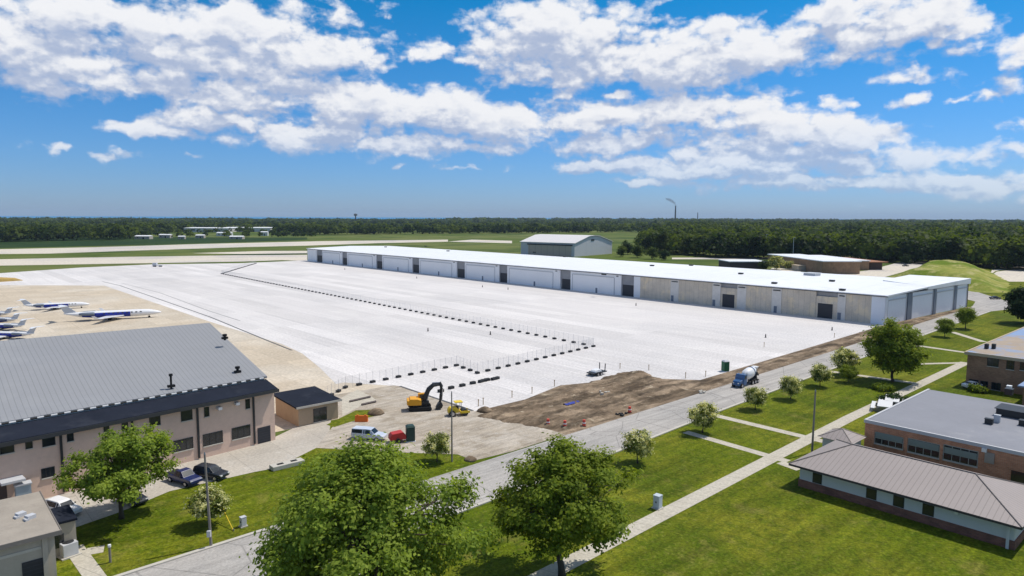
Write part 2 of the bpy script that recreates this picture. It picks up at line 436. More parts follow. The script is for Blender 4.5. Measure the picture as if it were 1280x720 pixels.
CL = [(250, 58, 240, 50), (40, 55, 130, 62), (110, 32, 110, 34), (330, 45, 110, 40), (420, 66, 75, 24),
      (60, 108, 60, 16), (190, 108, 150, 28), (330, 118, 150, 30), (470, 132, 150, 34), (590, 152, 130, 32),
      (200, 160, 65, 12), (270, 148, 90, 16), (400, 172, 100, 20), (520, 180, 110, 18), (600, 186, 70, 12),
      (700, 45, 110, 48), (740, 80, 140, 32), (760, 25, 70, 32), (860, 70, 120, 42), (960, 58, 120, 34), (690, 92, 80, 18),
      (1130, 30, 115, 40), (1080, 8, 110, 16), (1170, 10, 80, 36), (1060, 40, 60, 20),
      (740, 148, 130, 26), (880, 140, 120, 32), (980, 160, 120, 34), (1060, 172, 100, 26), (800, 178, 190, 16), (960, 196, 170, 18),
      (1080, 200, 110, 18), (750, 206, 90, 10), (800, 228, 60, 6), (1160, 226, 150, 13), (1010, 226, 170, 12), (1250, 230, 90, 16), (900, 215, 120, 10),
      (535, 62, 38, 13), (575, 72, 25, 8), (1142, 100, 45, 13), (1058, 126, 40, 13), (1133, 131, 20, 9), (1265, 72, 52, 26), (1250, 100, 40, 16),
      (1246, 190, 52, 15), (1270, 152, 36, 13), (1222, 122, 14, 6), (690, 118, 28, 9), (780, 120, 40, 9), (900, 104, 42, 14), (622, 46, 40, 20), (460, 6, 30, 10),
      (410, 26, 18, 18), (160, 194, 30, 8), (80, 185, 26, 6), (250, 193, 36, 5), (515, 210, 14, 4), (590, 211, 26, 4), (1190, 130, 10, 4), (888, 30, 40, 16)]
# unseen clouds added round the rest of the sky to whiten the ambient light
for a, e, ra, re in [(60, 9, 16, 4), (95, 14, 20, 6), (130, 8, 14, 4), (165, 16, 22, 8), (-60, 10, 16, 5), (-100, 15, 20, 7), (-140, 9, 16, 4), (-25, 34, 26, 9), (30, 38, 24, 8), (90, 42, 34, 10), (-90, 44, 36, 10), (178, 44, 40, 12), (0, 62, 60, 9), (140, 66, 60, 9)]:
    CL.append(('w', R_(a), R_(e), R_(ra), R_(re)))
grp = bpy.data.node_groups.new('cloud_density', 'ShaderNodeTree')
grp.interface.new_socket('P', in_out='INPUT', socket_type='NodeSocketVector')
grp.interface.new_socket('D', in_out='OUTPUT', socket_type='NodeSocketFloat')
G = NT(grp); gi = G.n('NodeGroupInput'); go = G.n('NodeGroupOutput')
P = gi.outputs[0]
wv = G.n('ShaderNodeTexNoise', noise_dimensions='2D'); G.put(wv.inputs['Vector'], P); wv.inputs['Scale'].default_value = 9; wv.inputs['Detail'].default_value = 3
wv2 = G.n('ShaderNodeTexNoise', noise_dimensions='2D'); G.put(wv2.inputs['Vector'], P); wv2.inputs['Scale'].default_value = 34; wv2.inputs['Detail'].default_value = 4
P_ = G.vm('ADD', P, G.vm('MULTIPLY', G.vm('SUBTRACT', wv2.outputs['Color'], (.5, .5, .5)), (.05, .02, 0)))
PW = G.vm('ADD', P_, G.vm('MULTIPLY', G.vm('SUBTRACT', wv.outputs['Color'], (.5, .5, .5)), (.10, .028, 0)))
mask = None
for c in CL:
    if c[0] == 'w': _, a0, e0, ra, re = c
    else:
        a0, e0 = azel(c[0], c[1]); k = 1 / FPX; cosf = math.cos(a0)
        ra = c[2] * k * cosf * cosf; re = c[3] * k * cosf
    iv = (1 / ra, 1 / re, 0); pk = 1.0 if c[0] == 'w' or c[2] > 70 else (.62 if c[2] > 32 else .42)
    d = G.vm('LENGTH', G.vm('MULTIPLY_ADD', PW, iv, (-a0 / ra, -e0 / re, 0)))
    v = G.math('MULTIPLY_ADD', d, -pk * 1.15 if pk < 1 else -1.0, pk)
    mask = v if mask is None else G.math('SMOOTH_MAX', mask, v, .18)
mask = G.math('MINIMUM', G.math('MAXIMUM', mask, -.6), .6)
n1 = G.noise(G.vm('MULTIPLY', P, (11, 22, 1)), 1.0, 6, .52, .1, '2D')
n2 = G.noise(G.vm('MULTIPLY', P, (52, 96, 1)), 1.0, 4, .6, .0, '2D')
den = G.math('ADD', mask, G.math('MULTIPLY', G.math('SUBTRACT', n1, .5), 1.35))
den = G.math('ADD', den, G.math('MULTIPLY', G.math('SUBTRACT', n2, .5), .5))
vo = G.n('ShaderNodeTexVoronoi', feature='SMOOTH_F1', voronoi_dimensions='2D'); vo.inputs['Scale'].default_value = 1.0; vo.inputs['Smoothness'].default_value = .35; vo.inputs['Detail'].default_value = 2.0; vo.inputs['Roughness'].default_value = .55
G.put(vo.inputs['Vector'], G.vm('MULTIPLY', P_, (20, 36, 1)))
den = G.math('ADD', den, G.math('MULTIPLY', G.math('SUBTRACT', .92, vo.outputs['Distance']), .52))
den = G.math('SUBTRACT', den, .07)
G.put(go.inputs[0], den)
def dens(vec):
    x = T.n('ShaderNodeGroup'); x.node_tree = grp; T.put(x.inputs[0], vec); return x.outputs[0]
d0 = dens(P0); d1 = dens(T.vm('ADD', P0, (.004, .011, 0))); d2 = dens(T.vm('ADD', P0, (.014, .036, 0)))
alpha = T.rng(d0, -.14, .46, 0, 1, True)
la = T.rng(T.math('SUBTRACT', d0, d1), -.34, .34, 0, 1); lb = T.rng(T.math('SUBTRACT', d0, d2), -.42, .55, 0, 1)
lit = T.math('ADD', T.math('MULTIPLY', la, .45), T.math('MULTIPLY', lb, .62))
thick = T.rng(d0, .15, 1.0, 0.08, -.16)
lit = T.rng(T.math('ADD', lit, thick), .16, 1.0, 0, 1, True)
ccol = T.mix(lit, (.42, .50, .68, 1), (.90, .91, .94, 1))
hazef = T.rng(el, 0.0, .13, .45, 1.0)
alpha = T.math('MULTIPLY', alpha, hazef)
hs = T.n('ShaderNodeHueSaturation'); hs.inputs['Saturation'].default_value = 1.0; hs.inputs['Value'].default_value = 1.0
T.put(hs.inputs['Color'], sky.outputs[0])
SKY_STR = .10
tint = T.mix(T.rng(el, .36, .8), T.mix(T.rng(el, .0, .30), (.50, .70, 1.22, 1), (.03, .72, 1.10, 1)), (.75, .9, 1.0, 1))  # above the view the tint turns neutral to brighten the shade
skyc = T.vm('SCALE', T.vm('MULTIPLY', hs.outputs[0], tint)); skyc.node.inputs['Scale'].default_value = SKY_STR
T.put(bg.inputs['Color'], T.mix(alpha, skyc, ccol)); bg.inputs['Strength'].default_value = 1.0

sun = bpy.data.lights.new('sun', 'SUN'); so = bpy.data.objects.new('sun', sun); col.objects.link(so)
sun.energy = 4.0; sun.angle = R_(.53); sun.color = (1.0, .945, .86)
sv = Vector((SUN_VEC_UV[0], SUN_VEC_UV[1], 0)).normalized() * math.cos(R_(SUN_EL)) + Vector((0, 0, math.sin(R_(SUN_EL))))
so.rotation_euler = sv.to_track_quat('Z', 'Y').to_euler(); so.location = (0, 0, 120)
scene.view_settings.view_transform = 'Standard'; scene.view_settings.look = 'None'; scene.view_settings.gamma = 1
scene.view_settings.use_curve_mapping = False
scene.view_settings.exposure = 0.0
scene.cycles.max_bounces = 6; scene.cycles.diffuse_bounces = 3; scene.cycles.transparent_max_bounces = 12
scene.cycles.volume_bounces = 0
scene.cycles.use_denoising = True

# ------------------------------------------------------------------ the setting
def disc(r, n=64): return [(CAM.x + r * math.cos(2 * math.pi * k / n), CAM.y + r * math.sin(2 * math.pi * k / n)) for k in range(n)]
flat('ground', disc(26000), -.02, FIELD)
# lake: a band beyond the shore
sh = [away(px, D)[:2] for px, D in [(-1500, 5200), (-300, 4700), (100, 4800), (400, 5000), (700, 5600), (1000, 6500), (1300, 7500)]]
fr = [away(px, 24500)[:2] for px in (1300, 1000, 700, 400, 100, -300, -1500)]
flat('lake', sh + fr, .6, LAKE)
lawn = [(-330, -140), (-330, 16), (-183, 15), (-152, 30), (-100, 5), (30, 1), (120, 20), (420, 130), (420, 20), (140, -140)]
flat('lawn', lawn, 0.0, GRASS)

white = [(-151.5, 9), (-151.5, 31.5), at2(430, 478), at2(420, 480), at2(400, 460), at2(378, 442), at2(352, 430), at2(262, 402), at2(130, 357), at2(0, 356.5), at2(-160, 358), at2(-160, 344), at2(0, 341.5),
         at2(100, 334.5), at2(190, 330.5), at2(300, 329), at2(384, 325.5), (2, 386), (2, 0), (-14, -.6), (-60, -2), (-104, -3.2), (-112, 6), (-128, 12), (-140, 9)]
flat('old_apron', [(-360, 20), (-151, 20), (-147, 130), (-147.5, 300), at2(110, 335), at2(0, 342), at2(-300, 350), (-420, 300)], .004, OLDAPR)
flat('new_apron', white, .012, APRON)
sheet('runway', [[at2(*p) for p in q] for q in (
    [(-200, 332.5), (0, 332), (120, 330), (240, 328), (300, 327), (384, 324), (384, 318.5), (300, 319), (160, 321), (0, 324), (-200, 326)],
    [(-200, 319), (0, 317.5), (60, 317), (160, 313.5), (300, 309), (384, 307), (470, 304), (560, 302), (560, 299.5), (400, 301.5), (250, 305), (120, 309), (0, 311.5), (-200, 313)],
    [(384, 316.5), (384, 313.5), (330, 313.7), (240, 316.5), (300, 317.5)],
    [(384, 326.5), (384, 324), (350, 325)],
    [(560, 302), (640, 304), (640, 301), (590, 299.5)], [(1040, 345.5), (1100, 348), (1132, 339), (1172, 326.5), (1135, 325), (1085, 338), (1050, 342)], [(960, 340), (1000, 341), (1003, 336), (965, 335)])], .004, RUN)
sheet('dark_field', [[at2(*p) for p in q] for q in (
    [(-300, 311), (0, 310), (150, 307), (300, 302.8), (384, 299.5), (384, 297), (200, 296.5), (60, 297), (-300, 298)],
    [(250, 320.6), (330, 319.2), (384, 317.6), (384, 315.4), (320, 316.4), (270, 319)])], .002,
    ground_mat('dark_green_crop', [(.018, .042, .010), ((.032, .058, .013), .01, .5, .1, .7)], .3))
sheet('perimeter_road', [[at2(*p) for p in q] for q in (
    [(840, 324), (960, 324.2), (1010, 323.5), (1100, 322), (1100, 320.5), (1000, 321.5), (900, 322), (840, 322)],
    [(1236, 345), (1244, 339), (1262, 336), (1300, 334), (1300, 329), (1225, 331), (1230, 334), (1262, 334.5), (1240, 337.5)],
    [(1238, 345), (1262, 352), (1320, 352), (1320, 337), (1270, 336.5), (1246, 339.5)])], .006, RUN)

road_l = [(-330, -13.5), (-207, -11.0), (-145, -9.4), (-103, -8.6), (-30, -7.0), (30, -5.6), (72, -4.5), (90, -1), (120, 22), (150, 60)]
road_r = [(-330, -25), (-207, -21.0), (-161, -19.6), (-140, -18.5), (-121, -17.5), (-103, -16.9), (-43, -15.0), (10, -13.6), (60, -12.6), (95, -12), (130, 8), (170, 55)]
flat('road', road_l + road_r[::-1], .010, ROAD)
sheet('road_branch', [[(60, -12.7), (66, -4.8), (90, -5), (130, -12), (240, -40), (235, -52), (120, -24), (95, -17), (70, -15)],
                      [(96, -15), (108, -18), (60, -46), (48, -50), (40, -42)]], .014, ROAD)
def ribbon(name, line, wdt, h, mat):
    b = MB()
    for p, q in zip(line[:-1], line[1:]):
        d = (Vector(q) - Vector(p)).normalized(); n = Vector((-d.y, d.x)) * wdt / 2; p, q = Vector(p), Vector(q)
        b.hexa([(*(p + n), -.01), (*(p - n), -.01), (*(q - n), -.01), (*(q + n), -.01)], [(*(p + n), h), (*(p - n), h), (*(q - n), h), (*(q + n), h)])
    return tag(b.build(name, mat), kind='structure')
ribbon('kerb', [(x, y + .2) for x, y in road_l[:2]] + [(-176, -10.0)], .45, .13, KERB)
ribbon('kerb', [(x, y - .2) for x, y in road_r[:9]], .45, .13, KERB)

WY = lambda x: -36.5 + (x + 200) * .031
paths = [strip((-230, WY(-230)), (-108, WY(-108)), 2.0), strip((-108.6, WY(-108)), at2(1207, 453), 2.0),
         strip(at2(857, 540), at2(985, 577), 1.5), strip(at2(893, 519), at2(1030, 552), 1.6), strip(at2(1036, 464), at2(1150, 480), 1.7),
         strip(at2(1146, 432), at2(1206, 440.5), 1.8), strip(at2(1148, 455), at2(1205, 453.5), 1.3), strip(at2(1190, 415), at2(1230, 427.5), 1.8),
         strip(at2(975, 578), at2(1000, 587), 1.5), strip(at2(92, 684), at2(125, 730), 1.6), strip(at2(108, 690), at2(130, 686), 1.6), strip(at2(385, 690), at2(470, 740), 1.8)]
sheet('sidewalk', paths, .016, WALK)
flat('parking_lot', [(-240, 14), (-183, 17), (-177, 20.5), (-171, 21), at2(412, 538), at2(395, 560), at2(345, 585), at2(318, 590), at2(212, 614), at2(150, 640), (-209, 3), (-240, 2)], .008, LOT)
flat('gravel_yard', [at2(412, 538), (-170, 20), (-168, 27), (-166, 34), (-152, 33), (-151.3, 31.5), (-151.3, 9), (-149, -7), (-149, -9.3), (-160, -9.55), at2(592, 576), at2(572, 568), at2(510, 566), at2(395, 560)], .020, GRAVEL)
flat('concrete_pad', [at2(427, 497), at2(447, 487), at2(466, 497), at2(470, 500), at2(450, 508), at2(428, 520)], .024, WALK)
flat('grass_patch', [at2(408, 531), at2(445, 513), at2(467, 512), at2(474, 519), at2(440, 527), at2(418, 534)], .028, GRASS)
ribbon('drain_line', [at2(128, 352), at2(150, 357), at2(262, 396), at2(330, 424), at2(365, 438)], .5, .02, DARKLINE)
ribbon('drain_line', [at2(152, 354), at2(200, 366), at2(262, 389), at2(300, 401)], .25, .02, DARKLINE)
ribbon('trench_edge', [(-151.4, 31.5), (-151.4, 9.5)], .5, .05, DARKLINE)

flat('bare_soil', [(-151.4, 9.5), (-140, 11.5), (-128, 14), (-112, 8), (-104, -2.6), (-60, -1.4), (-14, .2), (0, .1), (68, -4), (72, -5.4), (30, -5.7), (-30, -7.1), (-103, -8.7), (-145, -9.5), (-151, -9.5)], .0115, DIRT)
# dirt mound and long strip of bare soil (height field)
def inside(x, y, poly):
    r = False; j = len(poly) - 1
    for i in range(len(poly)):
        (xi, yi), (xj, yj) = poly[i], poly[j]
        if (yi > y) != (yj > y) and x < (xj - xi) * (y - yi) / (yj - yi) + xi: r = not r
        j = i
    return r
def edged(x, y, poly):
    m = 1e9
    for i in range(len(poly)):
        a = Vector(poly[i]); b = Vector(poly[(i + 1) % len(poly)]); p = Vector((x, y)); ab = b - a
        m = min(m, (p - a - ab * max(0, min(1, (p - a).dot(ab) / ab.length_squared))).length)
    return m if inside(x, y, poly) else -m
from mathutils import noise as mn
def heap(name, poly, hmax, mat, step=.6, soft=3.0, freq=.35, tracks=True):
    xs = [p[0] for p in poly]; ys = [p[1] for p in poly]
    nx = int((max(xs) - min(xs) + 2) / step); ny = int((max(ys) - min(ys) + 2) / step)
    b = MB(); idx = {}
    def vert(i, j):
        if (i, j) not in idx:
            x = min(xs) - 1 + i * step; y = min(ys) - 1 + j * step
            e = edged(x, y, poly) + mn.noise((x * .5, y * .5, 3)) * .8
            k = max(0, min(1, e / soft)); k = k * k * (3 - 2 * k)
            h = k * hmax * (.55 + .45 * mn.fractal((x * freq, y * freq, 1.7), .9, 2.1, 5)) + k * .12 * mn.noise((x * 2.2, y * 2.2, 8))
            idx[(i, j)] = len(b.v); b.v.append((x, y, max(h, 0) if e > 0 else -.3))
        return idx[(i, j)]
    for i in range(nx):
        for j in range(ny):
            x = min(xs) - 1 + (i + .5) * step; y = min(ys) - 1 + (j + .5) * step
            if edged(x, y, poly) > -.9: b.f.append((vert(i, j), vert(i + 1, j), vert(i + 1, j + 1), vert(i, j + 1)))
    return tag(b.build(name, mat, smooth=True, fix=False), kind='structure')
mound = [at2(592, 521), at2(612, 512), at2(640, 507), at2(700, 490), at2(770, 466), at2(800, 463), at2(830, 474), at2(846, 483), at2(868, 489), at2(855, 494), at2(790, 515), at2(725, 537), at2(680, 536), at2(640, 530)]
heap('dirt_mound', mound, .55, DIRT, step=.35, soft=1.8, freq=.7)
heap('soil_bank', [at2(838, 474), (-105, -3.6), (-88, -3.0), (-60, -2.2), (-14, -.8), (-10, -1.2), (30, -2.4), (68, -5.0), (72, -6.0), (30, -4.6), (-30, -6.3), (-60, -6.9), (-100, -8.0), at2(866, 489)], .45, DIRT, step=.7, soft=1.3)
berm = [at2(1096, 350), at2(1130, 340), at2(1165, 331), at2(1190, 328), at2(1215, 328), at2(1240, 340), at2(1264, 353), at2(1262, 366), at2(1225, 366), at2(1150, 356)]
heap('grass_berm', berm, 10.0, BERMG, step=3.0, soft=17, freq=.012)

# ------------------------------------------------------------------ main hangar row
L, W, HE = 387.0, 68.0, 8.8
EB = -3.6                                       # back corner of the near end
bld = thing('hangar_row', 'very long low white hangar building with many doors behind the white apron', 'hangar', (0, 0, 0))
b = MB(); b.prism([(.6, .7), (W, EB + .7), (W, L), (.6, L)], 0, HE - .3); b.build('wall', RECESS, bld)
b = MB()
def rz(x): return HE + .15 + .9 * (1 - abs(x - 34) / 34.6)
for x0, x1 in ((-.6, 34), (34, W + .6)):
    ya, yb = -.7 + EB * x0 / W, -.7 + EB * x1 / W
    b.hexa([(x0, ya, rz(x0) - .45), (x1, yb, rz(x1) - .45), (x1, L + .6, rz(x1) - .45), (x0, L + .6, rz(x0) - .45)],
           [(x0, ya, rz(x0)), (x1, yb, rz(x1)), (x1, L + .6, rz(x1)), (x0, L + .6, rz(x0))])
roof = b.build('roof', WROOF, bld)
b = MB()
b.hexa([(-.64, L, HE - .38), (-.5, L, HE - .38), (-.5, -.74, HE - .38), (-.64, -.74, HE - .38)], [(-.64, L, HE - .12), (-.5, L, HE - .12), (-.5, -.74, HE - .12), (-.64, -.74, HE - .12)])
b.build('eave_gutter', FASCIA, bld)
# raised near end
b = MB(); p0, p1 = (30, EB * 30 / W - .75), (W + .65, EB - .75)
b.hexa([(p0[0], p0[1], HE), (p1[0], p1[1], HE), (W + .65, 16, HE), (42, 16, HE)], [(p0[0], p0[1], HE + 1.0), (p1[0], p1[1], HE + 1.7), (W + .65, 16, HE + 1.7), (42, 16, HE + 1.2)])
b.build('raised_roof_end', WROOF, bld)
FR = Facade((0, 0), (0, L), (-1, 0))
def base_y(px): return 326 + (px - 384.5) * 80 / 720.5
def sY(px): return FR.hit(px, base_y(px))[0]
white_bays = [(403, 428), (434, 470.5), (478, 515.5), (524, 571), (581, 624), (634, 700), (713, 776)]
def bay(x0, x1, mats, name, frame=True):
    s1, s0 = sY(x0), sY(x1)
    b = MB(); FR.rect(b, s0, s1, 0, HE - .42, -.55, 0)
    d = b.build(name, mats, bld)
    if frame:
        t = MB(); w_ = .13 * (s1 - s0)
        FR.rect(t, s0 + w_, s1 - w_ * .35, HE - 1.75, HE - 1.45, 0, .25)
        FR.rect(t, s0 + w_ - .35, s0 + w_, 0, HE - 1.75, 0, .12); FR.rect(t, s1 - w_ * .35, s1 - w_ * .35 + .3, 0, HE - 1.75, 0, .12)
        t.build('door_track', GALV, d)
        t = MB(); FR.rect(t, s0 + w_ * .4, s0 + w_ * .4 + .9, HE - 1.1, HE - .8, .002, .3); t.build('wall_light', DKSTEEL, d)
    return s0, s1
b = MB(); FR.rect(b, sY(396), L, 0, HE - .42, -.55, 0); b.build('end_panel', WPAN, bld)
for x0, x1 in white_bays:
    s0, s1 = bay(x0, x1, WPAN, 'bay_door')
    b = MB(); FR.rect(b, s0 + (s1 - s0) * .45, s0 + (s1 - s0) * .45 + 1.0, 0, 2.1, 0, .05); b.build('side_door', BLUEGREY, bld)
for x0, x1 in [(396, 403), (428, 434), (470.5, 478), (515.5, 524), (571, 581), (624, 634), (701, 713), (776.5, 792)]:
    a0, a1 = sY(x1), sY(x0); b = MB(); FR.rect(b, a0 + .3, a1 - .3, 0, 4.6, -.60, -.5); b.build('roller_door', DKDOOR, bld)
b = MB(); FR.rect(b, sY(800), sY(792), 0, HE - .42, -.55, .02); b.build('end_pier', WTRIM, bld)
for x0, x1 in [(800, 838), (848, 890), (932, 964), (976, 1019), (1056, 1088)]:
    bay(x0, x1, BPAN, 'stained_panel', False)
for x0, x1 in [(838, 848), (890, 900), (921, 932), (964, 976), (1046, 1056)]:
    a0, a1 = sY(x1), sY(x0); b = MB(); FR.rect(b, a0, a1, 0, HE - .42, -.55, .12); o = b.build('concrete_pier', CPIER, bld)
    b = MB(); FR.rect(b, a0 + .4, a1 - .5, HE - 1.3, HE - 1.0, .122, .35); b.build('wall_light', DKSTEEL, o)
for x in (842, 894, 971, 1051):
    a = sY(x); b = MB(); FR.rect(b, a, a + 1.1, 0, 2.3, .122, .17); b.build('side_door', BLUEGREY, bld)
for x0, x1, o0, o1 in [(900, 921, 902.5, 917.5), (1019, 1046, 1021.5, 1040)]:
    a0, a1 = sY(x1), sY(x0); b = MB(); FR.rect(b, a0 + .02, a1 - .02, 0, 7.0, -.58, -.1); b.build('doorway_wall', BPAN, bld)
    a0, a1 = sY(o1), sY(o0); b = MB(); FR.rect(b, a0, a1, 0, 4.7, -.098, -.05); b.build('roller_door', DKDOOR, bld)
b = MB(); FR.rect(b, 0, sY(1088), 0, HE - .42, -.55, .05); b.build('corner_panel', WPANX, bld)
FE = Facade((0, 0), (W, EB), (0, -1))
def eh(px, py): return FE.hit(px, py)[0]
b = MB(); FE.rect(b, 0.1, 1.6, 0, HE - .35, -.6, .12); b.build('corner_post', WTRIM, bld)
def top(s_): return HE - .35 + 1.3 * s_ / W
ends = [(1107, 404, 1132, 396), (1138, 395, 1165, 389.5), (1168.5, 389, 1191, 384.5), (1194, 384, 1207.5, 382)]
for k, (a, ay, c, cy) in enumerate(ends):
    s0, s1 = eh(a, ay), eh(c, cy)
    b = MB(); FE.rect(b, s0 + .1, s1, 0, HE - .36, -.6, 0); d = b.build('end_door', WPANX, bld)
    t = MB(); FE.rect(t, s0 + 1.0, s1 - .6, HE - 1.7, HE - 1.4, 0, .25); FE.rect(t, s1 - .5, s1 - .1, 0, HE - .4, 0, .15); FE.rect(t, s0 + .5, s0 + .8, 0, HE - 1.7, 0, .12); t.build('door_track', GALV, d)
for a, ay, c, cy in [(1132.5, 396, 1138, 395), (1165.3, 389.5, 1168.2, 389), (1191, 384.5, 1194, 384)]:
    b = MB(); FE.rect(b, eh(a, ay), eh(c, cy), 0, HE - .3, -.6, .3); b.build('steel_column', BLUEGREY, bld)
b = MB(); FE.rect(b, eh(1207.8, 382), W + .3, 0, HE - .3, -.6, .25); b.build('brown_end_panel', DKBROWN, bld)
def roofbit(px, py, sx, sy, sz, mat, name='roof_vent'):
    p = at(px, py, 9.6); z = rz(p.x) - .05
    b = MB(); b.box(p.x, p.y, z, sx, sy, sz); b.box(p.x, p.y, z + sz, sx * 1.15, sy * 1.15, .12); b.build(name, mat, roof)
roofbit(1015, 344, 5, 4.5, 1.0, GALV, 'air_unit')
for px, py in [(1053, 361), (968, 353), (755, 341), (864, 331), (815, 333), (668, 313), (482, 309), (560, 314), (532, 306), (706, 320), (926, 343), (1040, 352)]:
    roofbit(px, py, 1.3, 1.6, .5, DKSTEEL)

# ------------------------------------------------------------------ second hangar, beyond
def p3(p, z): return (p[0], p[1], z)
A, B = Vector(at2(718, 321)), Vector(at2(651, 318))
hx = (A - B).normalized()                                # facade, then depth along the end wall
C = Vector(at2(772, 317.0)); dx = Vector((-hx.y, hx.x)); 
if dx.dot(C - A) < 0: dx = -dx
DEP = 62.0
h2 = thing('gabled_hangar', 'grey hangar with pale gabled roof standing beyond the long white hangar', 'hangar', (A.x, A.y, 0))
E_, RZ_ = 10.5, 17.5
b = MB(); Dv = dx * DEP
b.prism([tuple(A), tuple(B), tuple(B + Dv), tuple(A + Dv)], 0, E_)
b.quad(p3(A, E_), p3(A + Dv, E_), p3(A + Dv * .62, RZ_ - 1.5), p3(A + Dv * .36, RZ_ - 1.5)); b.quad(p3(B, E_), p3(B + Dv, E_), p3(B + Dv * .62, RZ_ - 1.5), p3(B + Dv * .36, RZ_ - 1.5))
b.build('wall', M('blue_grey_cladding', (.54, .55, .58), rough=.6, var=.08, scale=.05), h2)
b = MB(); e = hx * .8
pr = [(-.01, E_ + .1), (.36, RZ_ - 1.4), (.49, RZ_ - 1.1), (.62, RZ_ - 1.4), (1.01, E_ + .1)]
for (f0, z0), (f1, z1) in zip(pr[:-1], pr[1:]):
    b.hexa([p3(A + e + Dv * f0, z0), p3(B - e + Dv * f0, z0), p3(B - e + Dv * f1, z1), p3(A + e + Dv * f1, z1)],
           [p3(A + e + Dv * f0, z0 + .4), p3(B - e + Dv * f0, z0 + .4), p3(B - e + Dv * f1, z1 + .4), p3(A + e + Dv * f1, z1 + .4)])
b.build('roof', M('pale_hangar_roof', (.68, .655, .64), rough=.6, var=.06, scale=.03, stripes=(0, 4, .05, .9)), h2)
F2 = Facade(tuple(A), tuple(B), tuple(-dx))
b = MB(); F2.rect(b, 3, (A - B).length - 8, .2, 8.6, 0, .3); b.build('sliding_door', M('taupe_hangar_door', (.50, .42, .35), rough=.7, var=.1, scale=.05, stripes=((hx.x, hx.y, 0), 6.0, .06, .7)), h2)
b = MB(); F2.rect(b, 2, (A - B).length - 7, 8.7, 9.6, 0, .6); b.build('door_header', DKSTEEL, h2)
F2e = Facade(tuple(A), tuple(A + Dv), tuple(hx))
b = MB(); F2e.rect(b, DEP * .42, DEP * .50, 12.3, 13.6, 0, .3); b.build('gable_vent', DKSTEEL, h2)

# ------------------------------------------------------------------ tan hangar at left
lh = thing('tan_hangar', 'pinkish tan two storey hangar with large grey seamed roof and dark lower roof', 'hangar', (-182, 16.5, 0))
f0, f1 = Vector((-182, 16.6)), Vector((-262, 8.6))
r0, r1 = Vector((-182.6, 42.2)), Vector((-262, 47.5))
e0, e1 = Vector((-182.2, 19.6)), Vector((-262, 13.2))
bk0, bk1 = Vector((-183, 66)), Vector((-262, 80))
b = MB(); b.prism([tuple(f0), tuple(f1), tuple(bk1), tuple(bk0)], 0, 7.4)
g = [p3(e0, 7.4), p3(bk0, 7.4), p3(r0, 13.7)]; b.quad(*g)
b.build('wall', STUCCO, lh)
def slab(b, a, c, d, e, th):
    b.hexa([Vector(q) - Vector((0, 0, th)) for q in (a, c, d, e)], [a, c, d, e])
b = MB(); ov = Vector((.5, 0, 0))
slab(b, Vector(p3(e0, 8.75)) + ov, Vector(p3(e1, 8.75)), Vector(p3(r1, 14.0)), Vector(p3(r0, 14.0)) + ov, .3)
slab(b, Vector(p3(r0, 14.0)) + ov, Vector(p3(r1, 14.0)), Vector(p3(bk1, 7.6)), Vector(p3(bk0, 7.6)) + ov, .3)
mroof = b.build('roof', GREYROOF, lh)
b = MB(); fo = Vector((0, -.7, 0))
slab(b, Vector(p3(f0, 7.62)) + fo + ov * .6, Vector(p3(f1, 7.62)) + fo, Vector(p3(e1, 8.35)), Vector(p3(e0, 8.35)) + ov * .6, .28)
b.build('lower_roof', DKROOF, lh)
FH = Facade(tuple(f0), tuple(f1), (0, -1))
b = MB(); FH.rect(b, -.4, FH.L, 7.1, 7.55, .72, .80); b.build('eave_gutter', FASCIA, lh)
b = MB()                                                 # snow guards between the roofs
b.tube([p3(e0 + Vector((0, -.12)), 8.56), p3(e1 + Vector((0, -.12)), 8.56)], .12, 6)
b.build('snow_guard', M('dashed_snow_guard', (.62, .62, .62), var=.1, stripes=(0, 1.35, .52, .05)), lh)
b = MB(); b.tube([Vector(p3(e0, 8.42)) + Vector((0, -.02, 0)), Vector(p3(e1, 8.42)) + Vector((0, -.02, 0))], .09, 6); b.build('upper_gutter', WTRIM, lh)
def window(fac, parent, x0, y0, x1, y1, mull=0, sill=True, frame=None, gm=None, rows=1):
    a, zt = fac.hit(x0, y0); c, zb = fac.hit(x1, y1); s0, s1 = min(a, c), max(a, c); z0, z1 = min(zt, zb), max(zt, zb)
    b = MB(); fw = .07
    for q in ((s0 - fw, s1 + fw, z1, z1 + fw), (s0 - fw, s1 + fw, z0 - fw, z0), (s0 - fw, s0, z0, z1), (s1, s1 + fw, z0, z1)):
        fac.rect(b, *q, -.05, .05)
    for k in range(mull):
        xm = s0 + (s1 - s0) * (k + 1) / (mull + 1); fac.rect(b, xm - .03, xm + .03, z0, z1, .022, .045)
    for k in range(rows - 1):
        zm = z0 + (z1 - z0) * (k + 1) / rows; fac.rect(b, s0, s1, zm - .03, zm + .03, .02, .04)
    w_ = b.build('window', frame or DKSTEEL, parent)
    b = MB(); fac.rect(b, s0, s1, z0, z1, -.02, .018); b.build('pane', gm or GLASS, w_)
    if sill:
        b = MB(); fac.rect(b, s0 - .1, s1 + .1, z0 - .2, z0 - .075, 0, .14); b.build('sill', KERB, w_)
for q in [(0, 554.5, 17, 564), (32, 549, 40, 559), (53, 545, 68.5, 555), (84, 540.5, 91.5, 550), (130, 532, 136, 538), (152.5, 528.5, 159.5, 537), (187, 521, 200, 530),
          (226.5, 514.5, 240, 523.5), (255.5, 510, 261, 519.5), (307, 500, 312, 509.5)]:
    window(FH, lh, *q)
for q in [(52, 587, 68, 594), (186, 560, 198, 566), (217, 552, 241, 559.5), (254, 544, 278, 552), (290, 536, 312.5, 544)]:
    window(FH, lh, *q, mull=2)
s_, z_ = FH.hit(8, 608); b = MB(); FH.rect(b, s_, s_ + 1.3, 0.05, 3.0, 0, .08); b.build('red_brown_door', DKBROWN, lh)
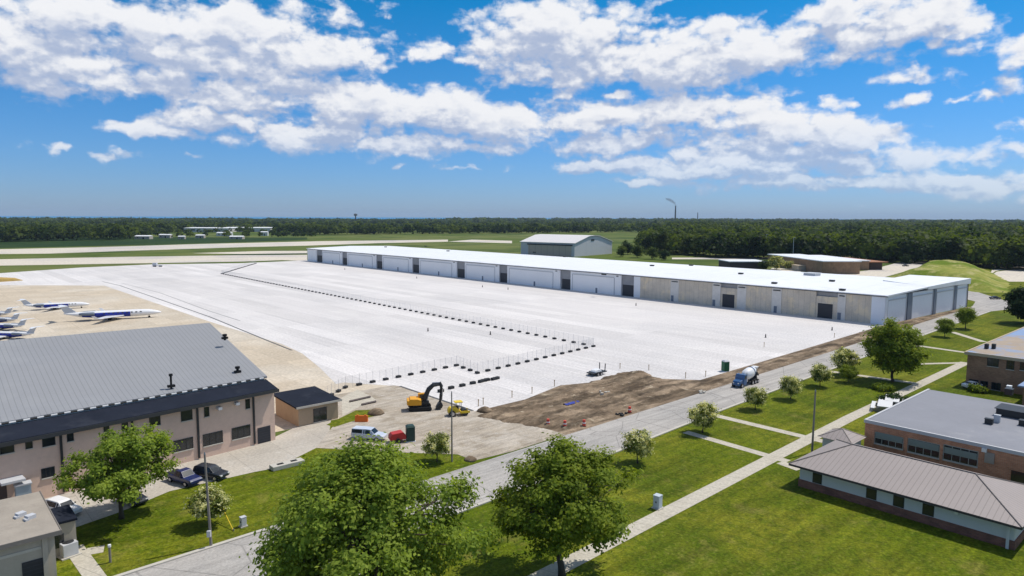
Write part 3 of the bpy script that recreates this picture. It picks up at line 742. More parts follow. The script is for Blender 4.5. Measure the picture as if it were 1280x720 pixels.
s_, z_ = FH.hit(28, 600); b = MB(); FH.rect(b, s_, s_ + 2.2, 3.1, 3.35, 0, 1.6); b.build('door_canopy', GALV, lh)
s_, z_ = FH.hit(338, 545); b = MB(); FH.rect(b, s_, s_ + 1.9, 0.05, 2.3, 0, .08); b.build('roller_door', DKDOOR, lh)
for px, py in [(77, 570), (166, 550), (247, 530), (317, 520)]:
    s_, z_ = FH.hit(px, py); b = MB(); FH.rect(b, s_ - .12, s_ + .12, .2, 7.2, 0, .18); b.build('downpipe', DKSTEEL, lh)
for px, py in [(272.5, 510), (294.5, 504)]:
    s_, z_ = FH.hit(px, py); b = MB(); FH.rect(b, s_ - .25, s_ + .25, z_ - .15, z_ + .2, 0.0, .75); b.build('wall_light', GALV, lh)
def pipe_on(px, py, z, h, r=.14):
    p = at(px, py, z); b = MB(); b.tube([(p.x, p.y, z - .4), (p.x, p.y, z + h)], r, 8); b.tube([(p.x, p.y, z + h), (p.x, p.y, z + h + .3)], r * 1.8, 8)
    b.box(p.x, p.y, z - .2, .9, .5, .3); b.build('vent_pipe', BLACK, mroof)
pipe_on(214, 482, 9.4, 1.3); pipe_on(297, 464, 9.5, .4, .2); pipe_on(281, 422, 13.0, .25, .2)
tk = FH.hit(26, 612)[0]; p = FH.pt(tk, 0, 1.0)
pg = thing('fuel_cabinet', 'pale blue upright cabinet beside the door of the tan hangar', 'cabinet', p)
b = MB(); b.box(p.x, p.y, 0, 1.4, 1.0, 2.6); b.build('body', M('pale_blue_paint', (.32, .40, .46), var=.1), pg)
b = MB(); b.box(p.x, p.y, 2.6, 1.6, 1.2, .15); b.build('lid', GALV, pg)
for k, (px, py) in enumerate([(19, 617), (35, 614), (46, 613), (61, 612), (39, 609)]):
    p = at(px, py); q = thing('bollard', ['yellow bollard nearest the fuel cabinet door', 'yellow bollard right beside the pale blue cabinet', 'yellow bollard second from the right by the tan hangar', 'yellow bollard rightmost by the tan hangar wall', 'yellow bollard tucked behind the front bollard row'][k], 'bollard', p, 0, 'yellow bollards by the tan hangar', True)
    b = MB(); b.tube([(0, 0, 0), (0, 0, 1.15), (0, 0, 1.25)], [.14, .14, .06], 10); b.build('post', YELLOW, q, smooth=False)

# small tan shed
sh_ = thing('tan_shed', 'small tan block shed with dark roof beside the tan hangar', 'shed', (-173.5, 24, 0))
b = MB(); b.prism([(-176.8, 20.2), (-170.2, 20.2), (-170.2, 28.6), (-176.8, 28.6)], 0, 2.95); b.build('wall', TANBLOCK, sh_)
b = MB(); slab(b, (-177.3, 19.8, 3.15), (-169.8, 19.8, 3.15), (-169.8, 29, 3.55), (-177.3, 29, 3.55), .25); b.build('roof', DKROOF, sh_)
b = MB(); b.box(-173.5, 19.74, 2.86, 7.6, .08, .3); b.build('fascia', KERB, sh_)
FS = Facade((-176.8, 20.2), (-170.2, 20.2), (0, -1)); window(FS, sh_, 392, 512, 408, 524, mull=1)

# low flat roofed building at bottom left
bl = thing('flat_roofed_building', 'low cream building with gravel flat roof at the bottom left corner', 'building', (-218, -3, 0))
b = MB(); b.prism([(-232, -7.6), (-212.2, -7.6), (-212.2, 3.0), (-232, 3.0)], 0, 4.3); b.build('wall', CREAMW, bl)
b = MB(); b.prism([(-232.4, -8.1), (-211.8, -8.1), (-211.8, 3.4), (-232.4, 3.4)], 4.3, 4.5); r_ = b.build('roof', GRAVROOF, bl)
b = MB(); b.prism([(-232.5, -8.2), (-211.7, -8.2), (-211.7, -8.12), (-232.5, -8.12)], 4.15, 4.55); b.prism([(-211.78, -8.12), (-211.7, -8.12), (-211.7, 3.45), (-211.78, 3.45)], 4.15, 4.55); b.build('roof_edge', M('worn_edge', (.20, .18, .16), var=.2), bl)
FB = Facade((-232, -7.6), (-212.2, -7.6), (0, -1))
s0, z0 = FB.hit(27, 704); s1, z1 = FB.hit(59, 722); b = MB(); FB.rect(b, s0, s1, .0, z0, 0, .06); d = b.build('door', DKDOOR, bl)
b = MB(); FB.rect(b, FB.L - .95, FB.L - .55, 0, 4.1, 0, .25); b.build('pilaster', CREAMW, bl)
b = MB(); FB.rect(b, 0, FB.L - 1, 3.1, 3.35, 0, .06); b.build('wall_band', KERB, bl)
for px, py in [(26, 645), (38, 648)]:
    p = at(px, py, 4.5); b = MB(); b.box(p.x, p.y, 4.5, .7, .6, .35, .4); b.box(p.x - .35, p.y - .3, 4.5, .3, .5, .18, .3); b.build('roof_vent', GALV, r_)
b = MB(); b.prism([(-212.2, -3.2), (-209.9, -3.2), (-209.9, .6), (-212.2, .6)], 0, 3.2); b.build('side_annex', CREAMW, bl)
b = MB(); b.prism([(-212.1, -3.35), (-209.75, -3.35), (-209.75, .75), (-212.1, .75)], 3.2, 3.42); b.build('annex_roof', DKROOF, bl)
FA = Facade((-212.2, -3.2), (-209.9, -3.2), (0, -1)); b = MB(); FA.rect(b, .5, 1.3, .9, 2.2, 0, .05); b.build('annex_window', GLASS, bl)
p = at(86, 694); q = thing('air_conditioner', 'grey air conditioning unit on the ground beside the bottom left building', 'air conditioner', p, .2, None, True)
b = MB(); b.box(0, 0, .12, 1.3, 1.2, 1.2); b.build('casing', GALV, q, bevel=.04)
b = MB(); b.tube([(0, 0, 1.32), (0, 0, 1.40)], [.5, .45], 14); b.build('fan_guard', DKSTEEL, q)
b = MB(); b.box(0, 0, 0, 1.7, 1.6, .12); b.build('pad', KERB, q)

# ------------------------------------------------------------------ brick buildings at right
HB = 4.5
b1 = thing('brick_building', 'single storey red brown brick building with large grey flat roof at right', 'building', (-110, -60, 0))
b = MB(); b.prism([(-124, -82), (-98.5, -82), (-98.5, -41.8), (-124, -41.8)], 0, HB); b.build('wall', BRICK, b1)
b = MB(); b.prism([(-123.9, -82), (-98.6, -82), (-98.6, -41.9), (-123.9, -41.9)], HB - .0, HB + .12); r1f = b.build('roof', BROOF, b1)
b = MB()
for q in ([(-124.12, -82), (-123.82, -82), (-123.82, -41.68), (-124.12, -41.68)], [(-123.82, -41.98), (-98.5, -41.98), (-98.5, -41.68), (-123.82, -41.68)]): b.prism(q, HB - .22, HB + .22)
b.build('roof_edge', M('pale_coping', (.50, .50, .51), var=.08), b1)
F1 = Facade((-124, -41.8), (-124, -82), (-1, 0))
CREAMF = M('grey_green_frame', (.33, .36, .33), rough=.6, var=.08)
for x0, y0, x1, y1 in [(1094.5, 541.5, 1128, 561), (1136, 549, 1173.5, 572.5), (1180.5, 557, 1221, 583)]:
    window(F1, b1, x0, y0 - 1, x1, y1, mull=3, frame=CREAMF, rows=2)
    a, zt = F1.hit(x0, y0); c, zb = F1.hit(x1, y1)
    b = MB(); F1.rect(b, min(a, c) + .05, max(a, c) - .05, 2.55, 3.35, .047, .075); b.build('blind_panel', M('translucent_panel', (.20, .245, .23), rough=.4, var=.12), b1)
    b = MB(); F1.rect(b, min(a, c) - .45, min(a, c) - .12, .4, HB - .9, .003, .1); b.build('brick_pier', BRICK, b1)
s_, z_ = F1.hit(1231, 562); b = MB(); F1.rect(b, s_ - .25, s_ + .25, z_ - .25, z_ + .2, 0, .35); b.build('wall_light', LAMPG, b1)
s_, z_ = F1.hit(1237, 572); b = MB(); F1.rect(b, s_ - .5, s_ + .5, z_ - .7, z_ + .6, 0, .12); b.build('meter_box', METAL, b1)
s_, z_ = F1.hit(1278, 580); b = MB(); F1.rect(b, s_ - 1, s_ + 1, .05, 2.3, 0, .08); b.build('door', GLASS, b1)
for px, py, sx, sy, sz, mt_ in [(1270, 521, 3.4, 4.0, 1.0, DKSTEEL), (1236, 531, .6, .9, .7, DKSTEEL), (1246, 529, .5, .7, 1.0, GALV), (1261, 494, 1.0, 1.0, .9, DKSTEEL), (1279, 533, .9, .9, .7, DKSTEEL), (1261, 491, .7, .6, 1.0, WTRIM)]:
    p = at(px, py, HB); b = MB(); b.box(p.x, p.y, HB + .1, sx, sy, sz); b.box(p.x, p.y, HB + .1 + sz, sx * 1.1, sy * 1.1, .08); b.build('roof_unit', mt_, r1f)

H2 = 6.4
b2 = thing('dark_brick_building', 'dark brown two storey brick building with tan roof and blue sky reflection painted on it', 'building', (-42, -60, 0))
b = MB(); b.prism([(-69.3, -84), (-15, -84), (-15, -39.5), (-69.3, -39.5)], 0, H2); b.build('wall', BRICKD, b2)
b = MB(); b.prism([(-69.5, -84), (-14.8, -84), (-14.8, -39.3), (-69.5, -39.3)], H2, H2 + .18); r2f = b.build('roof', B2ROOF, b2)
b = MB(); b.prism([(-69.75, -84), (-69.5, -84), (-69.5, -39.05), (-69.75, -39.05)], H2 - .3, H2 + .28); b.prism([(-69.5, -39.3), (-14.8, -39.3), (-14.8, -39.05), (-69.5, -39.05)], H2 - .3, H2 + .28)
b.build('roof_edge', M('tan_coping', (.50, .40, .28), var=.1), b2)
F3 = Facade((-69.3, -39.5), (-69.3, -84), (-1, 0))
for x0, y0, x1, y1 in [(1235, 447.5, 1247.5, 458.5), (1259, 450, 1267, 462), (1276, 452, 1290, 464)]: window(F3, b2, x0, y0, x1, y1, mull=1, rows=2)
for x0, y0, x1, y1 in [(1212, 474, 1222, 484), (1226, 476, 1234, 486), (1240, 478, 1250, 488)]: window(F3, b2, x0, y0, x1, y1, mull=1)
b = MB(); b.prism([(-78.5, -70), (-69.4, -70), (-69.4, -49.5), (-78.5, -49.5)], 3.2, 3.45); b.build('porch_roof', B2ROOF, b2)
b = MB(); b.prism([(-77.8, -70), (-69.35, -70), (-69.35, -50.2), (-77.8, -50.2)], 0, 3.2); b.build('porch', BRICKD, b2)
b = MB(); b.prism([(-60, -84), (-16, -84), (-16, -50), (-60, -50)], H2 + .18, H2 + .7); b.build('upper_roof_step', B2ROOF, b2)
for px, py in [(1233, 437), (1242, 437)]:
    p = at(px, py, H2); b = MB(); b.box(p.x, p.y, H2 + .15, .8, .6, 1.0); b.build('roof_vent', DKSTEEL, r2f)

# hip roofed building
hp = thing('hip_roofed_building', 'long single storey building with beige seamed hip roof and white walls at lower right', 'building', (-136, -52, 0))
X0, X1, Y0, Y1, ZE = -143.0, -129.6, -63.4, -40.4, 2.75
b = MB(); b.prism([(X0 + .9, Y0 + .7), (X1 - .7, Y0 + .7), (X1 - .7, Y1 - 1.0), (X0 + .9, Y1 - 1.0)], .9, ZE); b.build('wall', WHITEW, hp)
b = MB(); b.prism([(X0 + .8, Y0 + .6), (X1 - .6, Y0 + .6), (X1 - .6, Y1 - .9), (X0 + .8, Y1 - .9)], 0, .9); b.build('brick_base', brick_mat('dark_red_brick', (.25, .105, .07), (.17, .07, .05), (.16, .11, .09)), hp)
RZ, RX = 4.75, -136.3; RA, RB = Y1 - 4.6, Y0 + 5.6
def hip(b, quads, th=.16):
    for q in quads: 
        b.f.append(tuple(range(len(b.v), len(b.v) + len(q)))); b.v += q
bA, bB = MB(), MB()
c00, c10, c11, c01 = (X0, Y0, ZE), (X1, Y0, ZE), (X1, Y1, ZE), (X0, Y1, ZE); ra, rb = (RX, RA, RZ), (RX, RB, RZ)
hip(bA, [[c00, rb, ra, c01], [c10, c11, ra, rb]]); bC = MB(); hip(bB, [[c01, ra, c11]]); hip(bC, [[c00, c10, rb]])
ro = bA.build('roof', SEAM, hp); bB.build('roof_hip', SEAMX, hp); bC.build('roof_hip', SEAMX, hp)
b = MB()
for a_, c_ in ((c00, c10), (c10, c11), (c11, c01), (c01, c00)): b.quad(Vector(a_) - Vector((0, 0, .25)), Vector(c_) - Vector((0, 0, .25)), Vector(c_) - Vector((0, 0, .006)), Vector(a_) - Vector((0, 0, .006)))
b.quad(*[Vector(c) - Vector((0, 0, .25)) for c in (c00, c10, c11, c01)])
b.build('eave_board', M('dark_eave', (.06, .055, .055), var=.1), hp)
b = MB()
for a_, c_ in ((c00, rb), (c10, rb), (c01, ra), (c11, ra), (ra, rb)): b.tube([Vector(a_) + Vector((0, 0, .03)), Vector(c_) + Vector((0, 0, .03))], .07, 6)
b.build('ridge_cap', M('ridge_metal', (.20, .175, .16), var=.1), ro)
FHP = Facade((X0 + .9, Y1 - 1), (X0 + .9, Y0 + .7), (-1, 0))
for px, py in [(1021.5, 601), (1089, 621), (1123, 632), (1160, 641.5)]:
    s_, z_ = FHP.hit(px, py); b = MB(); FHP.rect(b, s_ - .55, s_ + .55, .95, 2.15, -.05, .03); w_ = b.build('window', DKSTEEL, hp)
    b = MB(); FHP.rect(b, s_ - .47, s_ + .47, 1.03, 2.07, .032, .045); b.build('pane', GLASS, w_)
s_, z_ = FHP.hit(1196, 643); b = MB(); FHP.rect(b, s_ - .15, s_ + .15, 2.0, 2.3, 0, .25); b.build('wall_light', LAMPG, hp)
s_, z_ = FHP.hit(1272, 672); b = MB(); b.box(X0 + .8, Y0 + 1.2, 0, .25, .25, 2.5); b.build('corner_post', WHITEW, hp)
cx, cy, hw = -127.4, -40.2, 2.3
b = MB(); b.box(cx, cy, 0, 3.6, 3.6, 2.6); b.build('entry_wall', WHITEW, hp)
b = MB(); apx = (cx, cy, 3.75); cs = [(cx - hw, cy - hw, 2.62), (cx + hw, cy - hw, 2.62), (cx + hw, cy + hw, 2.62), (cx - hw, cy + hw, 2.62)]
for k in range(4): b.quad(cs[k], cs[(k + 1) % 4], apx)
b.quad(*cs[::-1]); b.build('entry_roof', SEAM, hp)
b = MB()
for c in cs: b.tube([Vector(c) + Vector((0, 0, .03)), Vector(apx) + Vector((0, 0, .03))], .05, 5)
b.build('ridge_cap', M('pale_ridge', (.40, .34, .28), var=.1), hp)

# far brown building
A = Vector(at2(1028, 342.5)); q = thing('brown_brick_building', 'low brown brick building with white roof beyond the long hangar', 'building', (A.x, A.y, 0))
d1 = (Vector(at2(1063, 342.5)) - A).normalized(); d2 = Vector((-d1.y, d1.x))
if d2.dot(_e2.xy) < 0: d2 = -d2
def blk(o, a, c, z, mat, rmat, par, nm='wall', rn='roof'):
    pts = [o, o + d1 * a, o + d1 * a + d2 * c, o + d2 * c]
    b = MB(); b.prism([tuple(p) for p in pts], 0, z); b.build(nm, mat, par)
    b = MB(); ctr = sum(pts, Vector((0, 0))) / 4
    b.prism([tuple(ctr + (p - ctr) * 1.03) for p in pts], z, z + .5); return b.build(rn, rmat, par)
blk(A, 22, 75, 7.0, BRICKT, WROOF, q); blk(A + d1 * 22.8 + d2 * 30, 22, 60, 5.5, BRICKT, WROOF, q, 'wing_wall', 'wing_roof')
b = MB(); o_ = A + d1 * 45 + d2 * 30; b.prism([tuple(o_), tuple(o_ + d1 * 12), tuple(o_ + d1 * 12 + d2 * 50), tuple(o_ + d2 * 50)], 4.6, 5.1); b.build('canopy', M('orange_brown_canopy', (.35, .16, .08), var=.1), q)
b = MB(); b.prism([tuple(o_ + d1 * 2 + d2 * 3), tuple(o_ + d1 * 10 + d2 * 3), tuple(o_ + d1 * 10 + d2 * 48), tuple(o_ + d1 * 2 + d2 * 48)], 0, 4.6); b.build('canopy_wall', DKBROWN, q)
A = Vector(at2(912, 336)); q = thing('low_white_roof_building', 'small low dark building with pale roof behind the white hangar roof', 'building', (A.x, A.y, 0))
blk(A, 24, 20, 4.2, DKBROWN, WROOF, q)
A = Vector(at2(998, 339)); q = thing('cream_hut', 'small cream hut on the grass left of the brown brick building', 'hut', (A.x, A.y, 0))
blk(A, 11, 9, 3.0, CREAMW, M('tan_hut_roof', (.55, .45, .33), var=.1), q)

# far white sheds among the left woods, tower, stacks
far = [(185, 286, 20, 1060, 4, 'cream'), (212, 285.5, 16, 1100, 4.5, 'cream'), (268, 283, 85, 1480, 8, 'white'), (318, 282.5, 95, 1500, 8, 'white'), (285, 287, 22, 1180, 5, 'white'), (334, 287, 12, 1180, 6, 'white'), (255, 289, 12, 1080, 4, 'cream'),
       (415, 286, 24, 1500, 6, 'cream'), (445, 286, 18, 1500, 6, 'cream'), (440, 283.5, 30, 2200, 8, 'cream'), (728, 281, 36, 2600, 9, 'white'), (750, 280.5, 26, 2600, 9, 'white'), (300, 290.5, 18, 1020, 3.5, 'cream'), (232, 289.5, 9, 1040, 3.5, 'cream')]
lab = ['small cream building far left at the edge of the woods', 'second small cream building in the left woods, right of the first', 'wide white warehouse far off in the left woods', 'widest white warehouse far off in the left woods, on the right', 'short white shed before the wide white warehouses', 'small tall white block at the right end of the far warehouses', 'little cream shed in front of the far left warehouses',
       'cream house in the far woods left of the water tower', 'cream house in the far woods below the water tower', 'far cream hall deep in the woods behind the houses', 'wide white hall far off above the gabled hangar', 'narrower white hall far off right above the gabled hangar', 'low cream shed on the field before the warehouses', 'tiny cream hut at the edge of the left woods']
for (px, py, wd, D, h, kd), lb in zip(far, lab):
    x, y, _ = away(px, D); q = thing('far_building', lb, 'building', (x, y, 0), VR, None, True)
    b = MB(); b.box(0, 0, 0, wd, wd * .5, h); b.build('wall', WHITEW if kd == 'white' else CREAMW, q)
    b = MB(); b.hexa([(-wd * .51, -wd * .26, h), (wd * .51, -wd * .26, h), (wd * .51, wd * .26, h), (-wd * .51, wd * .26, h)], [(-wd * .49, -.2, h + 1.2), (wd * .49, -.2, h + 1.2), (wd * .49, .2, h + 1.2), (-wd * .49, .2, h + 1.2)])
    b.build('roof', WROOF, q)
    b = MB(); b.box(wd * .1, -wd * .25 - .05, .1, wd * .12, .1, h * .6); b.build('door', GLASS, q)
    b = MB(); b.box(-wd * .3, -wd * .25 - .05, h * .4, wd * .1, .1, h * .3); b.build('window', GLASS, q)
x, y, _ = away(447, 3200); q = thing('water_tower', 'dark water tower rising above the far woods at the horizon', 'water tower', (x, y, 0), 0, None, True)
b = MB(); b.tube([(0, 0, 0), (0, 0, 34)], [4, 2.2], 12); b.build('stem', DKSTEEL, q)
b = MB(); b.tube([(0, 0, 33), (0, 0, 36), (0, 0, 41), (0, 0, 44)], [3, 8, 8, 3], 16); b.build('tank', M('dull_tank', (.10, .11, .12), var=.1), q)
for px, D, h, r, lb in [(840.5, 4200, 98, 5, 'tall smokestack with a drifting plume on the horizon'), (868, 4300, 60, 3, 'short thin smokestack right of the smoking one')]:
    x, y, _ = away(px, D); q = thing('smokestack', lb, 'chimney', (x, y, 0), 0, None, True)
    b = MB(); b.tube([(0, 0, 0), (0, 0, h)], [r, r * .7], 12); b.build('shaft', DKSTEEL, q)
    b = MB(); b.tube([(0, 0, h), (0, 0, h + 2)], [r * .85, r * .85], 12); b.build('rim', DKSTEEL, q)
SX = away(840.5, 4200)

# ------------------------------------------------------------------ trees
def leaf_arrays(cent, nrm, size, rng, aspect=.6):
    n = len(cent)
    nn = nrm + rng.normal(0, .55, (n, 3)); nn /= np.linalg.norm(nn, axis=1)[:, None]
    a = np.cross(nn, rng.normal(0, 1, (n, 3))); a /= np.linalg.norm(a, axis=1)[:, None]
    b = np.cross(nn, a)
    s = (size * rng.uniform(.65, 1.35, n))[:, None]
    v = np.stack([cent - a * s, cent - b * s * aspect + nn * s * .12, cent + a * s, cent + b * s * aspect + nn * s * .12], 1)
    return v.reshape(-1, 3)
def quads_mesh(name, v, mat):
    n = len(v) // 4
    me = bpy.data.meshes.new(name); me.vertices.add(len(v)); me.loops.add(len(v)); me.polygons.add(n)
    me.vertices.foreach_set('co', v.astype(np.float32).ravel())
    me.loops.foreach_set('vertex_index', np.arange(len(v), dtype=np.int32))
    me.polygons.foreach_set('loop_start', np.arange(0, len(v), 4, dtype=np.int32))
    me.polygons.foreach_set('loop_total', np.full(n, 4, dtype=np.int32))
    me.update(); me.validate(); me.materials.append(mat)
    return me
def crown(seed, H, R, cb, nc, nl, ls, rc=.28, lump=.25, fill=2.2, cone=0.0):
    rng = np.random.default_rng(seed)
    d = rng.normal(0, 1, (nc, 3)); d /= np.linalg.norm(d, axis=1)[:, None]
    rad = rng.uniform(0, 1, nc) ** (1 / fill)
    k = 1 + lump * np.sin(d[:, 0] * 3.1 + seed) * np.cos(d[:, 1] * 2.7 + seed * 2) + rng.normal(0, .07, nc)
    zc, rzz = (cb + H) / 2, (H - cb) / 2
    dz = d[:, 2]; k = k * (1 - cone * np.clip(dz, 0, 1))
    c = np.stack([d[:, 0] * rad * R * k * np.where(dz < 0, 1 - .15 * dz * dz, 1), d[:, 1] * rad * R * k, zc + dz * rad * rzz * np.where(dz < 0, .85, 1.0)], 1)
    cen = np.repeat(c, nl, 0); off = rng.normal(0, 1, (nc * nl, 3)) * np.array([1, 1, .7]) * R * rc * .5
    pts = cen + off
    nr = (pts - np.array([0, 0, zc - .3 * rzz])); nr /= (np.linalg.norm(nr, axis=1)[:, None] + 1e-6)
    nr = nr * .55 + off / (np.linalg.norm(off, axis=1)[:, None] + 1e-6) * .5 + np.array([0, 0, .85])
    return leaf_arrays(pts, nr, np.full(len(pts), ls), rng), c
def make_tree(name, label, cat, seed, H, R, cb, nc, nl, ls, lm, group=None, tr=None, limbs=12, **kw):
    q = thing(name, label, cat, (0, 0, 0), 0, group, True)
    v, c = crown(seed, H, R, cb, nc, nl, ls, **kw)
    rr_ = random.Random(seed); tr = tr or H * .022
    b = MB(); zt = cb + (H - cb) * .45
    bend = [rr_.uniform(-.05, .05) * H for _ in range(2)]
    b.tube([(0, 0, -.1), (bend[0] * .2, bend[1] * .2, cb * .5), (bend[0] * .6, bend[1] * .6, cb), (bend[0], bend[1], zt), (bend[0] * .8, bend[1], H * .9)], [tr * 1.5, tr * 1.05, tr * .9, tr * .6, tr * .15], 10)
    for i in rr_.sample(range(len(c)), min(limbs, len(c))):
        e = Vector(c[i]); z0 = rr_.uniform(cb * .8, max(cb * .9, min(zt, e.z)))
        s0 = Vector((bend[0] * .6, bend[1] * .6, z0)); mid = s0.lerp(e, .5) + Vector((0, 0, .08 * H * (1 if e.z > z0 else .3)))
        b.tube([s0, mid, e], [tr * .5, tr * .3, tr * .08], 6)
    b.build('trunk', BARK, q, smooth=True)
    me = quads_mesh('crown', v, lm); o = bpy.data.objects.new('crown', me); col.objects.link(o); o.parent = q
    return q
def put(q, x, y, s=1.0, rz=0.0): q.location = (x, y, 0); q.scale = (s, s, s); q.rotation_euler = (0, 0, rz); return q

p = at(462, 768); put(make_tree('broadleaf_tree', 'biggest bright green tree in the foreground at bottom centre', 'tree', 3, 13.9, 8.5, 1.8, 230, 230, .18, LEAFA, limbs=80, fill=2.5, rc=.15, lump=.4, cone=.42), p.x, p.y, 1, .6)
p = at(703, 722); put(make_tree('broadleaf_tree', 'large mid green tree in the foreground right of the biggest tree', 'tree', 8, 12.4, 5.9, 2.2, 150, 220, .17, LEAFB, limbs=54, fill=2.5, rc=.165, lump=.4, cone=.2), p.x, p.y)
p = at(152, 648); put(make_tree('broadleaf_tree', 'broad green tree on the lawn before the tan hangar at left', 'tree', 12, 9.5, 5.1, 1.9, 110, 200, .175, LEAFA, limbs=40, fill=2.4, rc=.17, lump=.3), p.x, p.y)
p = at(1116, 477); put(make_tree('broadleaf_tree', 'tall full green tree beside the path before the dark brick building', 'tree', 21, 12.2, 5.0, .9, 190, 130, .24, LEAFB, limbs=14, fill=2.2, rc=.22, lump=.14), p.x, p.y)
p = at(1285, 405); put(make_tree('dark_tree', 'dark green dense tree at the right edge above the roofs', 'tree', 31, 12.0, 5.6, .8, 150, 100, .42, LEAFD, limbs=8, lump=.15), p.x, p.y)
small = [(262, 656, 4.1, 'P', 'pale flowering round tree behind the leaning utility pole at left'), (546, 577, 3.9, 'P', 'pale yellow small tree beside the pole at the gravel yard'), (797, 579, 4.4, 'P', 'small round tree nearest the big foreground tree, by the kerb'),
         (878, 541, 4.7, 'P', 'small round tree by the first path to the road'), (944, 512, 4.0, 'P', 'small round tree between two paths beside the road'), (988, 499, 4.2, 'P', 'small round tree third along the road lawn'),
         (1025, 483, 4.4, 'P', 'small loose tree just before the fourth path'), (1056, 469, 5.6, 'P', 'small tree standing left of the tall full tree'), (1181, 421, 5.0, 'B', 'small green tree near the far end of the road'), (1207, 411, 6.2, 'B', 'rounder green tree last along the road'),
         (1060, 478, 3.4, 'B', 'low tree tucked at the left foot of the tall full tree')]
kinds = {}
for k, (px, py, h, kd, lb) in enumerate(small):
    lm = LEAFP if kd == 'P' else LEAFB
    key = (kd, k % 3)
    p = at(px, py)
    if key not in kinds:
        kinds[key] = make_tree('young_tree', lb, 'tree', 40 + k, 4.4, 1.9, .85, 85, 70, .14, lm, 'young street trees along the road', tr=.085, limbs=8, rc=.34, lump=.2)
        put(kinds[key], p.x, p.y, h / 4.4, k * 1.3)
    else: copy_thing(kinds[key], (p.x, p.y, 0), k * 1.3, lb, (h / 4.4,) * 3)
sb = [(1118, 503, 1.4, 2.4, LEAFD, 'low dark shrub by the corner of the grey roofed brick building'), (1104, 487, 1.2, 1.8, LEAFB, 'low green shrub at the path junction by the tall full tree'), (1222, 490, 1.3, 1.6, LEAFB, 'shrub in front of the dark brick building')]
for k, (px, py, h, r, lm, lb) in enumerate(sb):
    p = at(px, py); put(make_tree('shrub', lb, 'shrub', 70 + k, h, r, .1, 40, 40, .18, lm, limbs=4, tr=.04), p.x, p.y)

# wood: edge trees as things, the rest as one mass
protos = []
for k in range(5):
    protos.append(make_tree('woodland_tree', 'dark green tree on the near edge of the right hand wood', 'tree', 100 + k, 18, 6.8, 1.2, 90, 70, .5, LEAFFB if k % 3 == 0 else LEAFF, 'trees along the near edge of the right wood', limbs=5, rc=.32, lump=.25, fill=1.8))
edge = [(808, 312), (822, 317), (850, 319), (875, 321), (900, 321), (930, 320), (960, 319), (1000, 319), (1040, 319), (1080, 321), (1110, 322), (1140, 324), (1180, 327), (1215, 329), (1250, 331), (1290, 332), (1340, 334)]
used = 0
for i in range(len(edge) - 1):
    (x0, y0), (x1, y1) = edge[i], edge[i + 1]
    for k in range(5):
        f = (k + rnd.random()) / 5; p = at(x0 + (x1 - x0) * f, y0 + (y1 - y0) * f - rnd.uniform(.5, 5))
        s = rnd.uniform(.75, 1.12); r_ = rnd.uniform(0, 6.28)
        if used < 5: put(protos[used], p.x, p.y, s, r_)
        else: copy_thing(protos[rnd.randrange(5)], (p.x, p.y, 0), r_, None, (s, s, s * rnd.uniform(.9, 1.1)))
        used += 1
fr = [(776, 321, 9, 'B', 'round light green tree right of the gabled hangar'), (797, 322, 10, 'B', 'light green tree next to the gabled hangar wood'), (815, 324, 10, 'B', 'light green bushy tree at the left foot of the right wood'), (830, 325, 8, 'D', 'dark bushy tree at the left foot of the right wood'),
      (784, 318, 12, 'D', 'dark taller tree behind the bushes by the gabled hangar'), (1167, 327, 15, 'Y', 'bright yellow green tree before the right wood'), (1074, 320, 13, 'B', 'green round tree behind the brown brick building'), (1100, 322, 11, 'B', 'bushy tree at the right rear of the brown brick building'),
      (969, 337, 9, 'P', 'pale blossoming bush behind the white hangar roof'), (985, 337, 6, 'P', 'smaller pale blossoming bush behind the white hangar roof'), (955, 337, 6, 'B', 'low green bush left of the pale blossoming bushes'), (1220, 328, 17, 'B', 'big round light tree at right end of the wood'), (1265, 331, 16, 'B', 'light green tree at the right edge before the wood'),(1300, 331, 17, 'B', 'light green tree cut by the right edge before the wood'), (1132, 330, 7, 'D', 'small dark conical tree right of the brown brick building')]
for k, (px, py, h, kd, lb) in enumerate(fr):
    lm = {'B': LEAFFB, 'D': LEAFD, 'Y': LEAFA, 'P': LEAFP}[kd]
    p = at(px, py); put(make_tree('bushy_tree', lb, 'tree', 130 + k, h, h * .5, h * .04, 60, 40, h * .045, lm, limbs=4, rc=.34, fill=1.8), p.x, p.y)

def mass(name, pts, mat, q=90):
    rng = np.random.default_rng(len(pts))
    pts = np.array(pts)                                  # x, y, height, radius
    n = len(pts)
    d = rng.normal(0, 1, (n, q, 3)); d[:, :, 2] = np.abs(d[:, :, 2]) * 1.0 - .25; d /= np.linalg.norm(d, axis=2)[:, :, None]
    h = pts[:, 2][:, None]; r = pts[:, 3][:, None]
    k = 1 + rng.normal(0, .12, (n, q)) + .18 * np.sin(d[:, :, 0] * 4 + pts[:, 0][:, None]) * np.cos(d[:, :, 1] * 4 + pts[:, 1][:, None])
    c = np.stack([pts[:, 0][:, None] + d[:, :, 0] * r * k, pts[:, 1][:, None] + d[:, :, 1] * r * k, h * .45 + d[:, :, 2] * h * .55 * k], 2).reshape(-1, 3)
    nr = d.reshape(-1, 3) + np.array([0, 0, .35])
    size = np.repeat(pts[:, 3] * (.30 if q < 100 else .2), q)
    v = leaf_arrays(c, nr, size, rng, .8); v[:, 2] = np.maximum(v[:, 2], 0.05)
    o = bpy.data.objects.new(name, quads_mesh(name, v, mat)); col.objects.link(o)
    return o
def edge_D(px, table):
    for (x0, y0), (x1, y1) in zip(table[:-1], table[1:]):
        if x0 <= px <= x1: return y0 + (y1 - y0) * (px - x0) / (x1 - x0)
    return table[-1][1]
pts = []
tab = [(796, 690), (830, 600), (900, 555), (1100, 560), (1250, 520), (1700, 500)]
